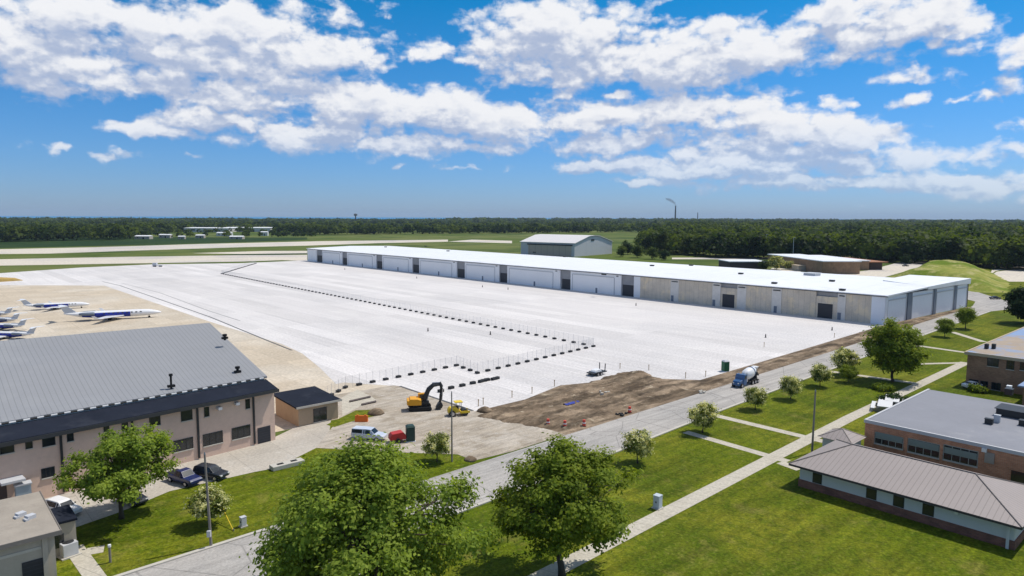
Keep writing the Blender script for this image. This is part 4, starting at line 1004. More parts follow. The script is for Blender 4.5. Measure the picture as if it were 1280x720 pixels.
while len(pts) < 2600:
    px = rnd.uniform(800, 1500); D = edge_D(px, tab) + 18 + 2700 * rnd.random() ** 1.9
    if px < 800 + (D - 600) * .02: continue
    gr = 1 + (D - 500) / 1500
    x, y, _ = away(px, D); pts.append((x, y, (rnd.uniform(10.5, 17.5) + 5 * max(0, mn.noise((px * .02, D * .01, 4.0))) + (3 if rnd.random() < .12 else 0)) * (1 + .13 * min(1, (D - 500) / 1200)), rnd.uniform(5.5, 8.5) * gr))
o = mass('wood_right', pts, LEAFF, 150)
tag(o, 'dense dark wood filling the right side up to the horizon', 'wood', kind='stuff')
pts = []
tabL = [(-400, 1000), (0, 1010), (170, 1040), (180, 1300), (230, 1500), (360, 1380), (390, 1230), (480, 1250), (640, 1330), (800, 1500)]
while len(pts) < 2600:
    px = rnd.uniform(-350, 830)
    near = edge_D(px, tabL); D = near + 2600 * rnd.random() ** 2.2
    if 240 < px < 350 and D < 1900 and rnd.random() < .85: continue
    if D > 1150 and rnd.random() < .15: continue
    gr = .8 + (D - 900) / 1500
    x, y, _ = away(px, D); pts.append((x, y, rnd.uniform(8, 17) * (1.08 if px < 180 else 1), rnd.uniform(5, 8.5) * gr))
for k in range(70):                                      # loose trees round the far sheds
    px = rnd.uniform(180, 400); x, y, _ = away(px, rnd.uniform(1080, 1500)); pts.append((x, y, rnd.uniform(5, 9), rnd.uniform(3.5, 6)))
o = mass('wood_left', pts, LEAFF, 70)
tag(o, 'far dark tree line across the left and middle of the horizon', 'wood', kind='stuff')
pts = []
for k in range(900):
    px = rnd.uniform(-350, 1500); D = rnd.uniform(3300, 4700) + (0 if px < 640 else 900); x, y, _ = away(px, D); pts.append((x, y, rnd.uniform(9, 14) + (8 if px > 560 else 0), rnd.uniform(22, 42)))
o = mass('wood_far', pts, LEAFF, 60)
tag(o, 'farthest low wood along the lake horizon', 'wood', kind='stuff')

# ------------------------------------------------------------------ poles, boxes, small things on the ground
def pole(px, py, h, lb, lean=(0, 0), cross=True, r=.14):
    p = at(px, py); q = thing('utility_pole', lb, 'pole', p, VR, None, True)
    b = MB(); b.tube([(0, 0, -.1), (lean[0], lean[1], h)], [r, r * .65], 10); b.build('shaft', WOODPOLE, q)
    b = MB(); b.tube([(lean[0], lean[1], h), (lean[0], lean[1], h + .25)], [r * .7, r * .3], 8); b.build('cap', METAL, q)
    if cross:
        b = MB(); b.box(lean[0] * .2 , lean[1] * .2 - r - .12, h * .12, .34, .25, .6); b.build('junction_box', GALV, q)
    return q
pole(264, 683, 9.2, 'leaning grey wooden pole beside the kerb at left', (-.25, 0))
pole(565, 577, 9.2, 'thin wooden pole at the gravel yard edge by the road', (0, 0), False, .12)
pole(1015, 566, 8.6, 'wooden pole standing by the path near the hip roofed building', (.05, 0), False, .15)
for px, py, h, lb in [(991, 325, 17, 'thin light pole on the grass left of the brown building'), (1030, 322, 13, 'faint pole before the wood above the brown building'), (1113, 326, 15, 'thin pole right of the brown brick building'), (1209, 329, 17, 'thin pole at the top of the grass berm'), (1219, 330, 15, 'second thin pole right of the berm top'), (926, 319, 16, 'thin pole standing at the left part of the wood edge'), (957, 320, 18, 'taller thin pole at the wood edge')]:
    p = at(px, py); q = thing('light_pole', lb, 'pole', p, VR, None, True)
    b = MB(); b.tube([(0, 0, 0), (0, 0, h)], [.28, .18], 8); b.build('shaft', GALV, q)
    b = MB(); b.box(.7, 0, h - .1, 1.8, .4, .25); b.build('lamp_head', GALV, q)
p = at(292, 664); g = at(277, 648, 2.0)
q = thing('guy_wire_guard', 'yellow guy wire guard slanting from the lawn toward the leaning pole', 'guy wire', p, 0, None, True)
b = MB(); b.tube([(0, 0, 0), (at(268, 640).x - p.x, at(268, 640).y - p.y, 2.6)], .05, 8); b.build('guard_tube', YELLOW, q)
b = MB(); b.tube([(0, 0, -.05), (0, 0, .25)], .07, 6); b.build('anchor', METAL, q)
def cabinet(px, py, s, lb, mat, nm='utility_box'):
    p = at(px, py); q = thing(nm, lb, 'utility box', p, 0.1, None, True)
    b = MB(); b.box(0, 0, .1, s[0], s[1], s[2]); b.build('casing', mat, q, bevel=.04)
    b = MB(); b.box(0, 0, s[2] + .1, s[0] * 1.06, s[1] * 1.06, .06); b.build('lid', mat, q)
    b = MB(); b.box(0, 0, 0, s[0] * 1.35, s[1] * 1.35, .1); b.build('pad', KERB, q)
    b = MB(); b.box(-s[0] / 2 - .015, 0, s[2] * .5, .03, .12, .2); b.build('latch', DKSTEEL, q)
cabinet(822, 635, (.75, .75, 1.35), 'pale grey utility cabinet on the lawn beside the long path', M('pale_cabinet', (.46, .52, .56), var=.06))
cabinet(304, 658, (.55, .5, .9), 'small grey utility box on the grass near the kerb at left', GALV)
p = at(138, 703); q = thing('marker_post', 'short grey post with pale cap on the lawn at bottom left', 'post', p, 0, None, True)
b = MB(); b.tube([(0, 0, 0), (0, 0, 1.5)], .11, 8); b.build('post', WOODPOLE, q); b = MB(); b.tube([(0, 0, 1.5), (0, 0, 1.72)], .14, 8); b.build('cap', WTRIM, q)
p = at(359, 583); q = thing('concrete_trough', 'long low grey concrete block with slots on the lot edge behind the biggest tree', 'concrete block', p, hd(346, 584, 375, 577), None, True)
b = MB(); b.box(0, 0, 0, 4.2, 1.3, .55); b.build('body', KERB, q, bevel=.05); b = MB(); b.box(-.9, 0, .55, .8, .5, .04); b.box(.9, 0, .55, .8, .5, .04); b.build('slot', BLACK, q)
for k, (px, py) in enumerate([(812, 575), (850, 557), (866, 543)][:0]): pass
# white railings by the brick building corner
p = at(1106, 512); q = thing('picnic_table', 'white picnic table with benches by the corner of the grey roofed brick building', 'table', p, .3, None, True); q.scale = (1.35, 1.35, 1.35)
b = MB(); b.box(0, 0, .72, 3.6, 1.6, .08); b.build('table_top', WHITEP, q)
for s_ in (-1, 1):
    b = MB(); b.box(0, s_ * 1.3, .42, 3.6, .45, .07); b.build('bench', WHITEP, q)
for s_ in (-1, 1):
    b = MB(); b.box(s_ * 1.4, 0, 0, .1, 2.6, .42); b.box(s_ * 1.4, 0, .4, .1, 1.0, .32); b.build('leg', METAL, q)
p = at(1119, 506); copy_thing(q, (p.x, p.y + .5, 0), .3, 'second white picnic table, the one nearer the tall full tree')

# temporary fence
FBH = 2.2
def make_panel(label, group, wd):
    q = thing('fence_panel', label, 'fence', (0, 0, 0), 0, group, True)
    b = MB(); b.quad((0, 0, .15), (wd, 0, .15), (wd, 0, FBH), (0, 0, FBH)); b.build('wire_screen', NET, q, fix=False)
    b = MB(); b.tube([(0.02, 0, 0), (0.02, 0, FBH + .1)], .03, 6); b.build('post', GALV, q); b = MB(); b.tube([(wd / 2, 0, 0), (wd / 2, 0, FBH)], .02, 5); b.build('post', GALV, q)
    b = MB(); b.box(.1, 0, 0, 1.0, .7, .42); b.build('ballast_block', DKBLOCK, q, bevel=.06)
    return q
runs = [(at2(320, 329.5), at2(277, 342.5), 'far end', 3.6), (at2(277, 342.5), at2(742, 433.5), 'long run', 3.5), (at2(742, 433.5), at2(597, 467), 'near run', 3.1), (at2(597, 467), at2(571, 457.5), 'short jog', 3.0), (at2(571, 457.5), at2(432, 485), 'left run', 3.2), (at2(432, 485), at2(405, 500), 'last run', 3.0)]
rl = {'far end': 'wire fence panel on dark block in the faint far end of the apron fence', 'long run': 'wire fence panel on dark block in the long diagonal run across the white apron', 'near run': 'wire fence panel on dark block in the near right run toward the corner', 'short jog': 'wire fence panel on dark block in the short jog of the near fence', 'left run': 'wire fence panel on dark block in the left run behind the excavator', 'last run': 'wire fence panel on dark block ending the run beside the tan shed'}
for a_, c_, nm, sp in runs:
    a_, c_ = Vector(a_), Vector(c_); Ln = (c_ - a_).length; n = max(2, round(Ln / sp)); wd = Ln / n; ang = math.atan2(c_.y - a_.y, c_.x - a_.x)
    proto = make_panel(rl[nm], 'fence panels: ' + nm, wd)
    for k in range(n):
        pt = a_.lerp(c_, k / n)
        if k == 0: proto.location = (pt.x, pt.y, .012); proto.rotation_euler = (0, 0, ang)
        else: copy_thing(proto, (pt.x, pt.y, .012), ang)
# loose ballast blocks and little markers on the apron
bp = [(551, 490), (564, 486), (578, 483), (591, 480), (601, 478), (605, 477), (609, 476), (617, 475), (621, 474)]
first = None
for px, py in bp:
    p = at(px, py)
    if first is None:
        b = MB(); b.box(0, 0, 0, 1.1, .7, .5); first = b.build('ballast_block', DKBLOCK, bevel=.06); first.location = (p.x, p.y, .012); tag(first, 'loose dark ballast block in the short row on the apron above the excavator', 'block', 'loose ballast blocks on the apron')
    else:
        o = first.copy(); col.objects.link(o); o.location = (p.x, p.y, .012); o.rotation_euler = (0, 0, rnd.uniform(-.3, .3))
dots = [(613, 418.5), (715 - 180, 414), (431, 337), (521, 348), (603, 359), (635, 362), (795, 382), (1040, 413), (957, 362 + 60), (460, 417), (487, 418)]
first = None
for px, py in dots[:9]:
    p = at(px, py)
    if first is None:
        b = MB(); b.tube([(0, 0, 0), (0, 0, .1), (0, 0, .9), (0, 0, 1.0)], [.3, .18, .12, .05], 8); first = b.build('apron_marker', DKSTEEL); first.location = (p.x, p.y, .012); tag(first, 'small dark marker post standing alone on the white apron', 'marker', 'small dark markers on the apron')
    else:
        o = first.copy(); col.objects.link(o); o.location = (p.x, p.y, .012)
first = None
for px, py in [(640, 497), (665, 492), (693, 483), (775, 461), (811, 463), (598, 508), (604, 506), (857, 473), (882, 471), (955, 434), (1043, 422)]:
    p = at(px, py)
    if first is None:
        b = MB(); b.box(0, 0, 0, .1, .1, 1.2); b.box(0, 0, 1.0, .14, .14, .25); first = b.build('survey_stake', STAKE); first.location = p; tag(first, 'thin wooden survey stake along the edge of the bare soil', 'stake', 'survey stakes along the soil edge')
    else:
        o = first.copy(); col.objects.link(o); o.location = p
# traffic drums and cones
def drum(px, py, lb):
    p = at(px, py); q = thing('traffic_drum', lb, 'traffic drum', p, 0, 'orange traffic drums along the soil edge', True)
    b = MB(); b.tube([(0, 0, 0), (0, 0, .1)], .38, 12); b.build('base', BLACK, q)
    b = MB(); b.tube([(0, 0, .1), (0, 0, .4), (0, 0, .75), (0, 0, 1.05)], [.29, .27, .25, .22], 12); b.build('barrel', M('faded_red_orange', (.62, .09, .06), var=.1), q)
    b = MB(); b.tube([(0, 0, .5), (0, 0, .68)], [.275, .262], 12); b.build('reflective_band', WHITEP, q)
for a in [(685, 532, 'red orange drum at the near left corner of the dirt mound'), (706, 534, 'red orange drum second from left before the dirt mound'), (787, 516, 'red orange drum standing upright by the road at the dirt mound'), (730, 533, 'red orange drum third from left before the dirt mound')]: drum(*a)
p = at(452, 527); q = thing('orange_barrier', 'orange plastic barrier behind the silver pickup with cap', 'barrier', p, VR, None, True)
b = MB(); b.hexa([(-1, -.3, 0), (1, -.3, 0), (1, .3, 0), (-1, .3, 0)], [(-1, -.12, 1.0), (1, -.12, 1.0), (1, .12, 1.0), (-1, .12, 1.0)]); b.build('body', ORANGE, q, bevel=.05)
b = MB(); b.box(-.6, -.0, .98, .25, .2, .12); b.box(.6, 0, .98, .25, .2, .12); b.build('lug', ORANGE, q)
def toilet(px, py, lb, mat):
    p = at(px, py); q = thing('portable_toilet', lb, 'portable toilet', p, VR + .3, None, True)
    b = MB(); b.box(0, 0, .1, 1.2, 1.2, 2.0); b.build('cabin', mat, q, bevel=.05)
    b = MB(); b.hexa([(-.63, -.63, 2.1), (.63, -.63, 2.1), (.63, .63, 2.1), (-.63, .63, 2.1)], [(-.4, -.4, 2.35), (.4, -.4, 2.35), (.4, .4, 2.35), (-.4, .4, 2.35)]); b.build('roof', GALV if 'bright' in lb else mat, q)
    b = MB(); b.box(0, -.61, .2, .8, .04, 1.75); d = b.build('door', mat, q); b = MB(); b.box(.3, -.64, 1.0, .08, .04, .2); b.build('handle', DKSTEEL, d)
    b = MB(); b.box(0, 0, 0, 1.35, 1.35, .1); b.build('skid', WTRIM, q)
toilet(906.5, 464, 'bright green portable toilet at the apron edge behind the mixer truck', GREENP)
toilet(513, 551, 'dark green portable toilet beside the red compressor on the gravel yard', DKGREENP)
p = at(497, 552); q = thing('air_compressor', 'red towable air compressor between silver pickup and dark green toilet', 'compressor', p, VR + .4, None, True)
b = MB(); b.loft([[(x, -.75, .45), (x, .75, .45), (x, .7, z), (x, -.7, z)] for x, z in ((-1.2, .9), (-.9, 1.35), (.6, 1.5), (1.1, 1.0))]); b.build('hood', REDP, q, bevel=.05)
b = MB(); b.tube([(1.1, 0, .5), (2.2, 0, .35)], .06, 6); b.build('tow_bar', DKSTEEL, q)
for s_ in (-1, 1):
    b = MB(); b.tube([(-.1, s_ * .72, .36), (-.1, s_ * .92, .36)], .36, 14); b.build('wheel', BLACK, q)

# ------------------------------------------------------------------ vehicles
def wheel(q, x, y, r, wd=.24):
    s = 1 if y > 0 else -1
    b = MB(); b.tube([(x, y - s * wd * .5, r), (x, y + s * wd * .5, r)], r, 18); w_ = b.build('wheel', BLACK, q)
    w_['_local'] = 1
    b = MB(); b.tube([(x, y + s * wd * .5, r), (x, y + s * (wd * .5 + .02), r)], r * .62, 14); b.build('rim', CHROME, w_)
def car(lb, cat, name, p, rz, paint, kind, group=None):
    q = thing(name, lb, cat, p, rz, group, True); q.scale = (.9, .9, .9)
    # x, z bottom, z belt, z top, half width belt, half width top
    if kind == 'suv': S = [(-2.35, .45, .8, .95, .8, .75), (-2.28, .36, 1.0, 1.2, .92, .82), (-2.15, .34, 1.02, 1.62, .94, .70), (-1.7, .34, 1.02, 1.74, .95, .68), (.1, .34, 1.0, 1.72, .96, .68), (.45, .34, .99, 1.62, .96, .69), (1.15, .34, .97, 1.06, .95, .82), (2.1, .36, .88, .94, .92, .78), (2.36, .42, .70, .76, .82, .68)]
    elif kind == 'pickup': S = [(-2.75, .5, .8, .9, .86, .84), (-2.72, .45, 1.08, 1.12, .94, .90), (-.75, .42, 1.08, 1.12, .96, .92), (-.72, .42, 1.06, 1.70, .96, .72), (-.4, .42, 1.06, 1.82, .97, .72), (.55, .42, 1.06, 1.80, .97, .72), (1.25, .42, 1.06, 1.14, .96, .84), (2.45, .45, 1.0, 1.05, .93, .82), (2.75, .5, .78, .84, .86, .76)]
    elif kind == 'capped': S = [(-2.75, .5, .8, .9, .86, .84), (-2.72, .45, 1.08, 1.80, .94, .78), (-.80, .42, 1.08, 1.84, .96, .78), (-.7, .42, 1.06, 1.84, .96, .74), (-.4, .42, 1.06, 1.86, .97, .72), (.55, .42, 1.06, 1.82, .97, .72), (1.25, .42, 1.06, 1.14, .96, .84), (2.45, .45, 1.0, 1.05, .93, .82), (2.75, .5, .78, .84, .86, .76)]
    else: S = [(-2.3, .45, .75, .85, .78, .72), (-2.2, .34, .92, .98, .88, .78), (-1.55, .32, .95, 1.02, .9, .78), (-.95, .32, .95, 1.38, .9, .62), (-.3, .32, .94, 1.45, .9, .62), (.35, .32, .93, 1.40, .9, .62), (1.05, .32, .91, .97, .9, .76), (2.0, .34, .80, .84, .86, .72), (2.3, .4, .62, .66, .76, .62)]
    b = MB(); b.loft([[(x, -wb * .94, zb), (x, -wb, (zb + zl) / 2), (x, -wb, zl), (x, -wt, zt), (x, wt, zt), (x, wb, zl), (x, wb, (zb + zl) / 2), (x, wb * .94, zb)] for x, zb, zl, zt, wb, wt in S])
    b.build('body', paint, q, bevel=.03)
    cab = [i for i, s in enumerate(S) if s[3] - s[2] > .3]
    i0, i1 = cab[0], cab[-1]
    def side(i, f, s):                                    # point on cabin side at height fraction f
        x, zb, zl, zt, wb, wt = S[i]; return (x, s * (wb + (wt - wb) * f + .012), zl + (zt - zl) * f)
    for s in (-1, 1):
        for a in range(i0, i1):
            if S[a + 1][0] - S[a][0] < .28: continue
            b = MB(); e = .06 / (S[a + 1][0] - S[a][0])
            def P(i, j, k, f):
                u_ = Vector(side(i, f, s)); v_ = Vector(side(j, f, s)); return u_.lerp(v_, k)
            b.quad(P(a, a + 1, e, .12), P(a, a + 1, 1 - e, .12), P(a, a + 1, 1 - e, .85), P(a, a + 1, e, .85)); b.build('side_window', GLASS, q, fix=False)
    def cross(i, j, nm):
        xa, _, za, zta, wa, wta = S[i]; xb, _, zl_, ztb, wb_, wtb = S[j]
        lo = Vector((xa, 0, zta)); hi = Vector((xb, 0, ztb)); up = Vector((hi - lo).cross(Vector((0, 1, 0)))).normalized() * .015
        if up.z < 0: up = -up
        l1, h1 = lo.lerp(hi, .08) + up, lo.lerp(hi, .92) + up
        b = MB(); b.quad((l1.x, -wta * .92, l1.z), (l1.x, wta * .92, l1.z), (h1.x, wtb * .92, h1.z), (h1.x, -wtb * .92, h1.z)); b.build(nm, GLASS, q, fix=False)
    cross(i1 + 1, i1, 'windscreen'); cross(i0 - 1, i0, 'rear_window')
    r = .36 if kind != 'sedan' else .32
    fx, rx = (1.62, -1.62) if 'p' in kind and kind != 'sedan' else (1.42, -1.38)
    for x in (fx, rx):
        for s in (-1, 1): wheel(q, x, s * .86, r)
    xe, ze = S[-1][0], S[-1][2]
    for s in (-1, 1):
        b = MB(); b.box(S[-2][0] + .10, s * (S[-2][4] - .24), ze - .02, .34, .34, .15); b.build('headlight', LAMPG, q)
        b = MB(); b.box(S[1][0] + .0, s * (S[1][4] - .1), S[1][2] - .28, .1, .18, .26); b.build('tail_light', TAILR, q)
        b = MB(); b.box(S[i1][0] + .2, s * (S[i1][4] + .1), S[i1][2] + .05, .12, .2, .14); b.build('mirror', DKSTEEL, q)
    if kind == 'pickup':
        b = MB(); b.box(-1.74, 0, 1.122, 1.8, 1.6, .03); b.build('bed_cover', BLACK, q)
    return q
p = at(230, 603); car('deep blue pickup parked on the lot edge beside the left lawn tree', 'pickup', 'parked_pickup', p, hd(215, 595, 250, 606), BLUEP, 'pickup')
p = at(264, 597); car('dark slate suv parked just right of the blue pickup', 'suv', 'parked_car', p, hd(246, 592, 281, 597), NAVYP, 'suv')
p = at(462, 549); car('pale silver pickup with canopy parked on the gravel yard', 'pickup', 'parked_pickup', p, hd(440, 546, 484, 550), SILVERP, 'capped')
p = at(79, 642); car('white sedan parked behind the bottom left building', 'car', 'parked_car', p, hd(60, 632, 98, 642), WHITEP, 'suv')
p = at(172, 636); car('dark car half hidden under the left lawn tree', 'car', 'parked_car', (p.x, p.y + 2.4, 0), hd(215, 595, 250, 606), NAVYP, 'sedan')
p = at(1244, 374); car('small dark car on the far road by the right end of the hangar', 'car', 'parked_car', p, VR, NAVYP, 'sedan')
p = at(1132, 333); car('tiny dark car on the pale road beside the berm', 'car', 'parked_car', p, VR, NAVYP, 'sedan')
p = at(1216, 485); car('white car parked before the dark brick building', 'car', 'parked_car', p, VR + .3, WHITEP, 'sedan')

# mixer truck
p = at(932, 481); q = thing('mixer_truck', 'blue and white concrete mixer truck driving on the road', 'truck', p, hd(945, 478, 915, 482.5) , None, True)
q.rotation_euler = (0, 0, math.pi + .02); q.scale = (.8, .82, .84)
b = MB(); b.box(-.6, 0, .75, 8.2, 1.0, .35); b.build('chassis', DKSTEEL, q)
b = MB(); b.loft([[(x, -w_, .6), (x, w_, .6), (x, w_ * .95, z), (x, -w_ * .95, z)] for x, w_, z in ((1.7, 1.2, 2.8), (2.6, 1.2, 2.85), (3.1, 1.15, 2.1), (3.2, 1.0, 1.75), (4.5, .9, 1.55), (4.7, .8, 1.1))]); cb_ = b.build('cab', TRUCKBL, q, bevel=.05)
b = MB(); b.quad((3.12, -1.0, 2.05), (3.12, 1.0, 2.05), (2.66, 1.0, 2.75), (2.66, -1.0, 2.75)); b.build('windscreen', GLASS, q, fix=False)
for s in (-1, 1):
    b = MB(); b.quad((1.9, s * 1.19, 1.9), (2.75, s * 1.19, 1.9), (2.55, s * 1.16, 2.6), (1.9, s * 1.16, 2.6)); b.build('side_window', GLASS, q, fix=False)
    b = MB(); b.box(4.62, s * .62, 1.0, .2, .3, .25); b.build('headlight', LAMPG, q)
    b = MB(); b.tube([(1.5, s * 1.0, 1.2), (1.5, s * 1.0, 3.2)], .09, 8); b.build('exhaust', CHROME, q)
b = MB(); b.tube([(1.1, 0, 2.1), (.9, 0, 2.12), (-.2, 0, 2.35), (-1.8, 0, 2.62), (-3.4, 0, 2.9), (-4.2, 0, 3.05)], [.35, .75, 1.2, 1.25, .85, .45], 20); dr = b.build('drum', WHITEP, q, smooth=True)
b = MB(); b.tube([(-2.15, 0, 2.68), (-2.4, 0, 2.72)], [1.26, 1.22], 20); dr['_local'] = 1; b.build('drum_band', TRUCKBL, dr)
b = MB(); b.hexa([(-4.5, -.35, 3.0), (-3.9, -.35, 3.0), (-3.9, .35, 3.0), (-4.5, .35, 3.0)], [(-4.9, -.7, 3.7), (-3.8, -.7, 3.7), (-3.8, .7, 3.7), (-4.9, .7, 3.7)]); b.build('hopper', WHITEP, q)
b = MB(); b.tube([(-4.6, 0, 2.7), (-5.7, .2, 1.5)], [.3, .22], 10); b.build('chute', DKSTEEL, q)
b = MB(); b.box(-3.9, 0, 1.1, .3, 1.5, 1.9); b.build('rear_frame', DKSTEEL, q)
b = MB(); b.box(1.35, 0, 1.1, .5, 2.2, .9); b.build('water_tank', CHROME, q)
for x in (3.8, -1.3, -2.6, -3.8):
    for s in (-1, 1): wheel(q, x, s * 1.0, .52, .45)

# excavator
p = at(525, 512); q = thing('excavator', 'yellow tracked excavator with raised dark boom on the gravel yard', 'excavator', p, VR + .18, None, True); q.scale = (.92, .92, .92)
for s in (-1, 1):
    b = MB(); b.loft([[(x * 1.0, s * 1.15 - .3, z) for x, z in ((-2.1, .35), (-1.8, .05), (1.8, .05), (2.1, .35), (1.9, .8), (-1.9, .8))], [(x, s * 1.15 + .3, z) for x, z in ((-2.1, .35), (-1.8, .05), (1.8, .05), (2.1, .35), (1.9, .8), (-1.9, .8))]]); b.build('track', BLACK, q, bevel=.06)
b = MB(); b.box(0, 0, .45, 2.4, 1.8, .5); b.build('undercarriage', DKSTEEL, q)
b = MB(); b.tube([(0, 0, .9), (0, 0, 1.1)], .8, 16); b.build('turntable', DKSTEEL, q)
b = MB(); b.loft([[(x, -1.25, 1.1), (x, 1.25, 1.1), (x, 1.2, z), (x, -1.2, z)] for x, z in ((-2.0, 1.9), (-1.8, 2.25), (-.4, 2.2), (.2, 2.0))]); b.build('house', EXYEL, q, bevel=.07)
b = MB(); b.box(-2.1, 0, 1.15, .5, 2.4, .85); b.build('counterweight', EXYEL, q, bevel=.1)
b = MB(); b.box(.9, -.35, 1.1, 1.4, .7, .6); b.build('deck', DKSTEEL, q)
b = MB(); b.loft([[(x, .35, 1.1), (x, 1.25, 1.1), (x, 1.2, z), (x, .4, z)] for x, z in ((-.3, 2.8), (.9, 2.85), (1.35, 2.2), (1.45, 1.1))]); cb_ = b.build('cab', EXYEL, q, bevel=.05)
cb_['_local'] = 1
b = MB(); b.box(.45, 1.235, 1.75, 1.0, .03, .85); b.box(.45, .35, 1.75, 1.0, .03, .85); b.build('window', GLASS, cb_); b = MB(); b.quad((1.4, .45, 2.15), (1.4, 1.15, 2.15), (.98, 1.15, 2.75), (.98, .45, 2.75)); b.build('windscreen', GLASS, cb_, fix=False)
def bar(b, pts, h, w_):
    rings = []
    for (x, z), hh in zip(pts, h): rings.append([(x - hh * .35, -w_, z - hh), (x - hh * .35, w_, z - hh), (x + hh * .35, w_, z + hh), (x + hh * .35, -w_, z + hh)])
    b.loft(rings)
b = MB()
bpts = [(.7, 1.3), (1.0, 2.6), (1.6, 3.8), (2.4, 4.5), (3.3, 4.6), (3.9, 4.5)]
b.tube([(x, -.25, z) for x, z in bpts], [.30, .42, .46, .40, .32, .22], 6); b.build('boom', DKSTEEL, q)
b = MB(); b.tube([(3.6, -.25, 5.0), (3.85, -.25, 4.3), (3.75, -.25, 2.6), (3.6, -.25, 1.3)], [.22, .36, .28, .2], 6); b.build('stick', DKSTEEL, q)
b = MB(); b.loft([[(x, -.85, z), (x, .35, z), (x2, .35, z2), (x2, -.85, z2)] for x, z, x2, z2 in ((3.8, 1.4, 3.4, 1.3), (4.1, .8, 3.1, .9), (3.9, .3, 2.9, .5), (3.2, .1, 2.8, .3))]); b.build('bucket', DKSTEEL, q)
for a_, c_ in (((1.2, 1.5), (1.7, 3.3)), ((2.2, 4.9), (3.6, 4.95)), ((4.1, 3.9), (3.95, 1.7))):
    b = MB(); b.tube([(a_[0], -.25, a_[1]), (c_[0], -.25, c_[1])], [.12, .08], 8); b.build('hydraulic_ram', CHROME, q)

# yellow roller
p = at(572, 519); q = thing('road_roller', 'small yellow road roller behind the thin pole on the gravel yard', 'roller', p, VR + .3, None, True)
b = MB(); b.tube([(1.1, -.75, .55), (1.1, .75, .55)], .55, 20); b.build('roller_drum', DKSTEEL, q)
b = MB(); b.loft([[(x, -.6, .55), (x, .6, .55), (x, .55, z), (x, -.55, z)] for x, z in ((-1.6, 1.1), (-1.3, 1.45), (-.3, 1.5), (.1, 1.0))]); b.build('hood', YELLOW, q, bevel=.06)
b = MB(); b.box(1.1, -.85, .5, 1.5, .12, .35); b.box(1.1, .85, .5, 1.5, .12, .35); b.box(.35, 0, .5, .15, 1.8, .35); b.build('front_frame', YELLOW, q)
for s in (-1, 1): wheel(q, -1.0, s * .7, .5, .4)
b = MB()
for x in (-.3, .5):
    for s in (-.5, .5): b.tube([(x, s, 1.0), (x, s, 2.2)], .04, 6)
b.build('roof_post', DKSTEEL, q)
b = MB(); b.box(.1, 0, 2.2, 1.3, 1.3, .1); b.build('sun_roof', YELLOW, q); b = MB(); b.box(-.1, 0, 1.0, .5, .5, .5); b.build('seat', BLACK, q)

# trailer with posts
p = at(746, 468.5); q = thing('equipment_trailer', 'low white and black trailer with upright posts at the apron edge by the dirt mound', 'trailer', p, hd(733, 468, 759, 462), None, True)
b = MB(); b.box(0, 0, .5, 4.2, 1.9, .2); b.build('deck', DKSTEEL, q); b = MB(); b.loft([[(x, -.7, .7), (x, .7, .7), (x, .6, z), (x, -.6, z)] for x, z in ((-1.3, .85), (-1.0, 1.15), (.4, 1.25), (.8, .9))]); b.build('tank', WHITEP, q, bevel=.08)
for s in (-1, 1):
    b = MB(); b.tube([(1.7, s * .7, .7), (1.75, s * .75, 2.2)], .1, 8); b.build('ramp_post', DKSTEEL, q)
    for x in (-.9, .1): wheel(q, x, s * 1.05, .38, .24)
b = MB(); b.tube([(-2.1, 0, .55), (-3.3, 0, .45)], .07, 8); b.build('tow_bar', DKSTEEL, q)

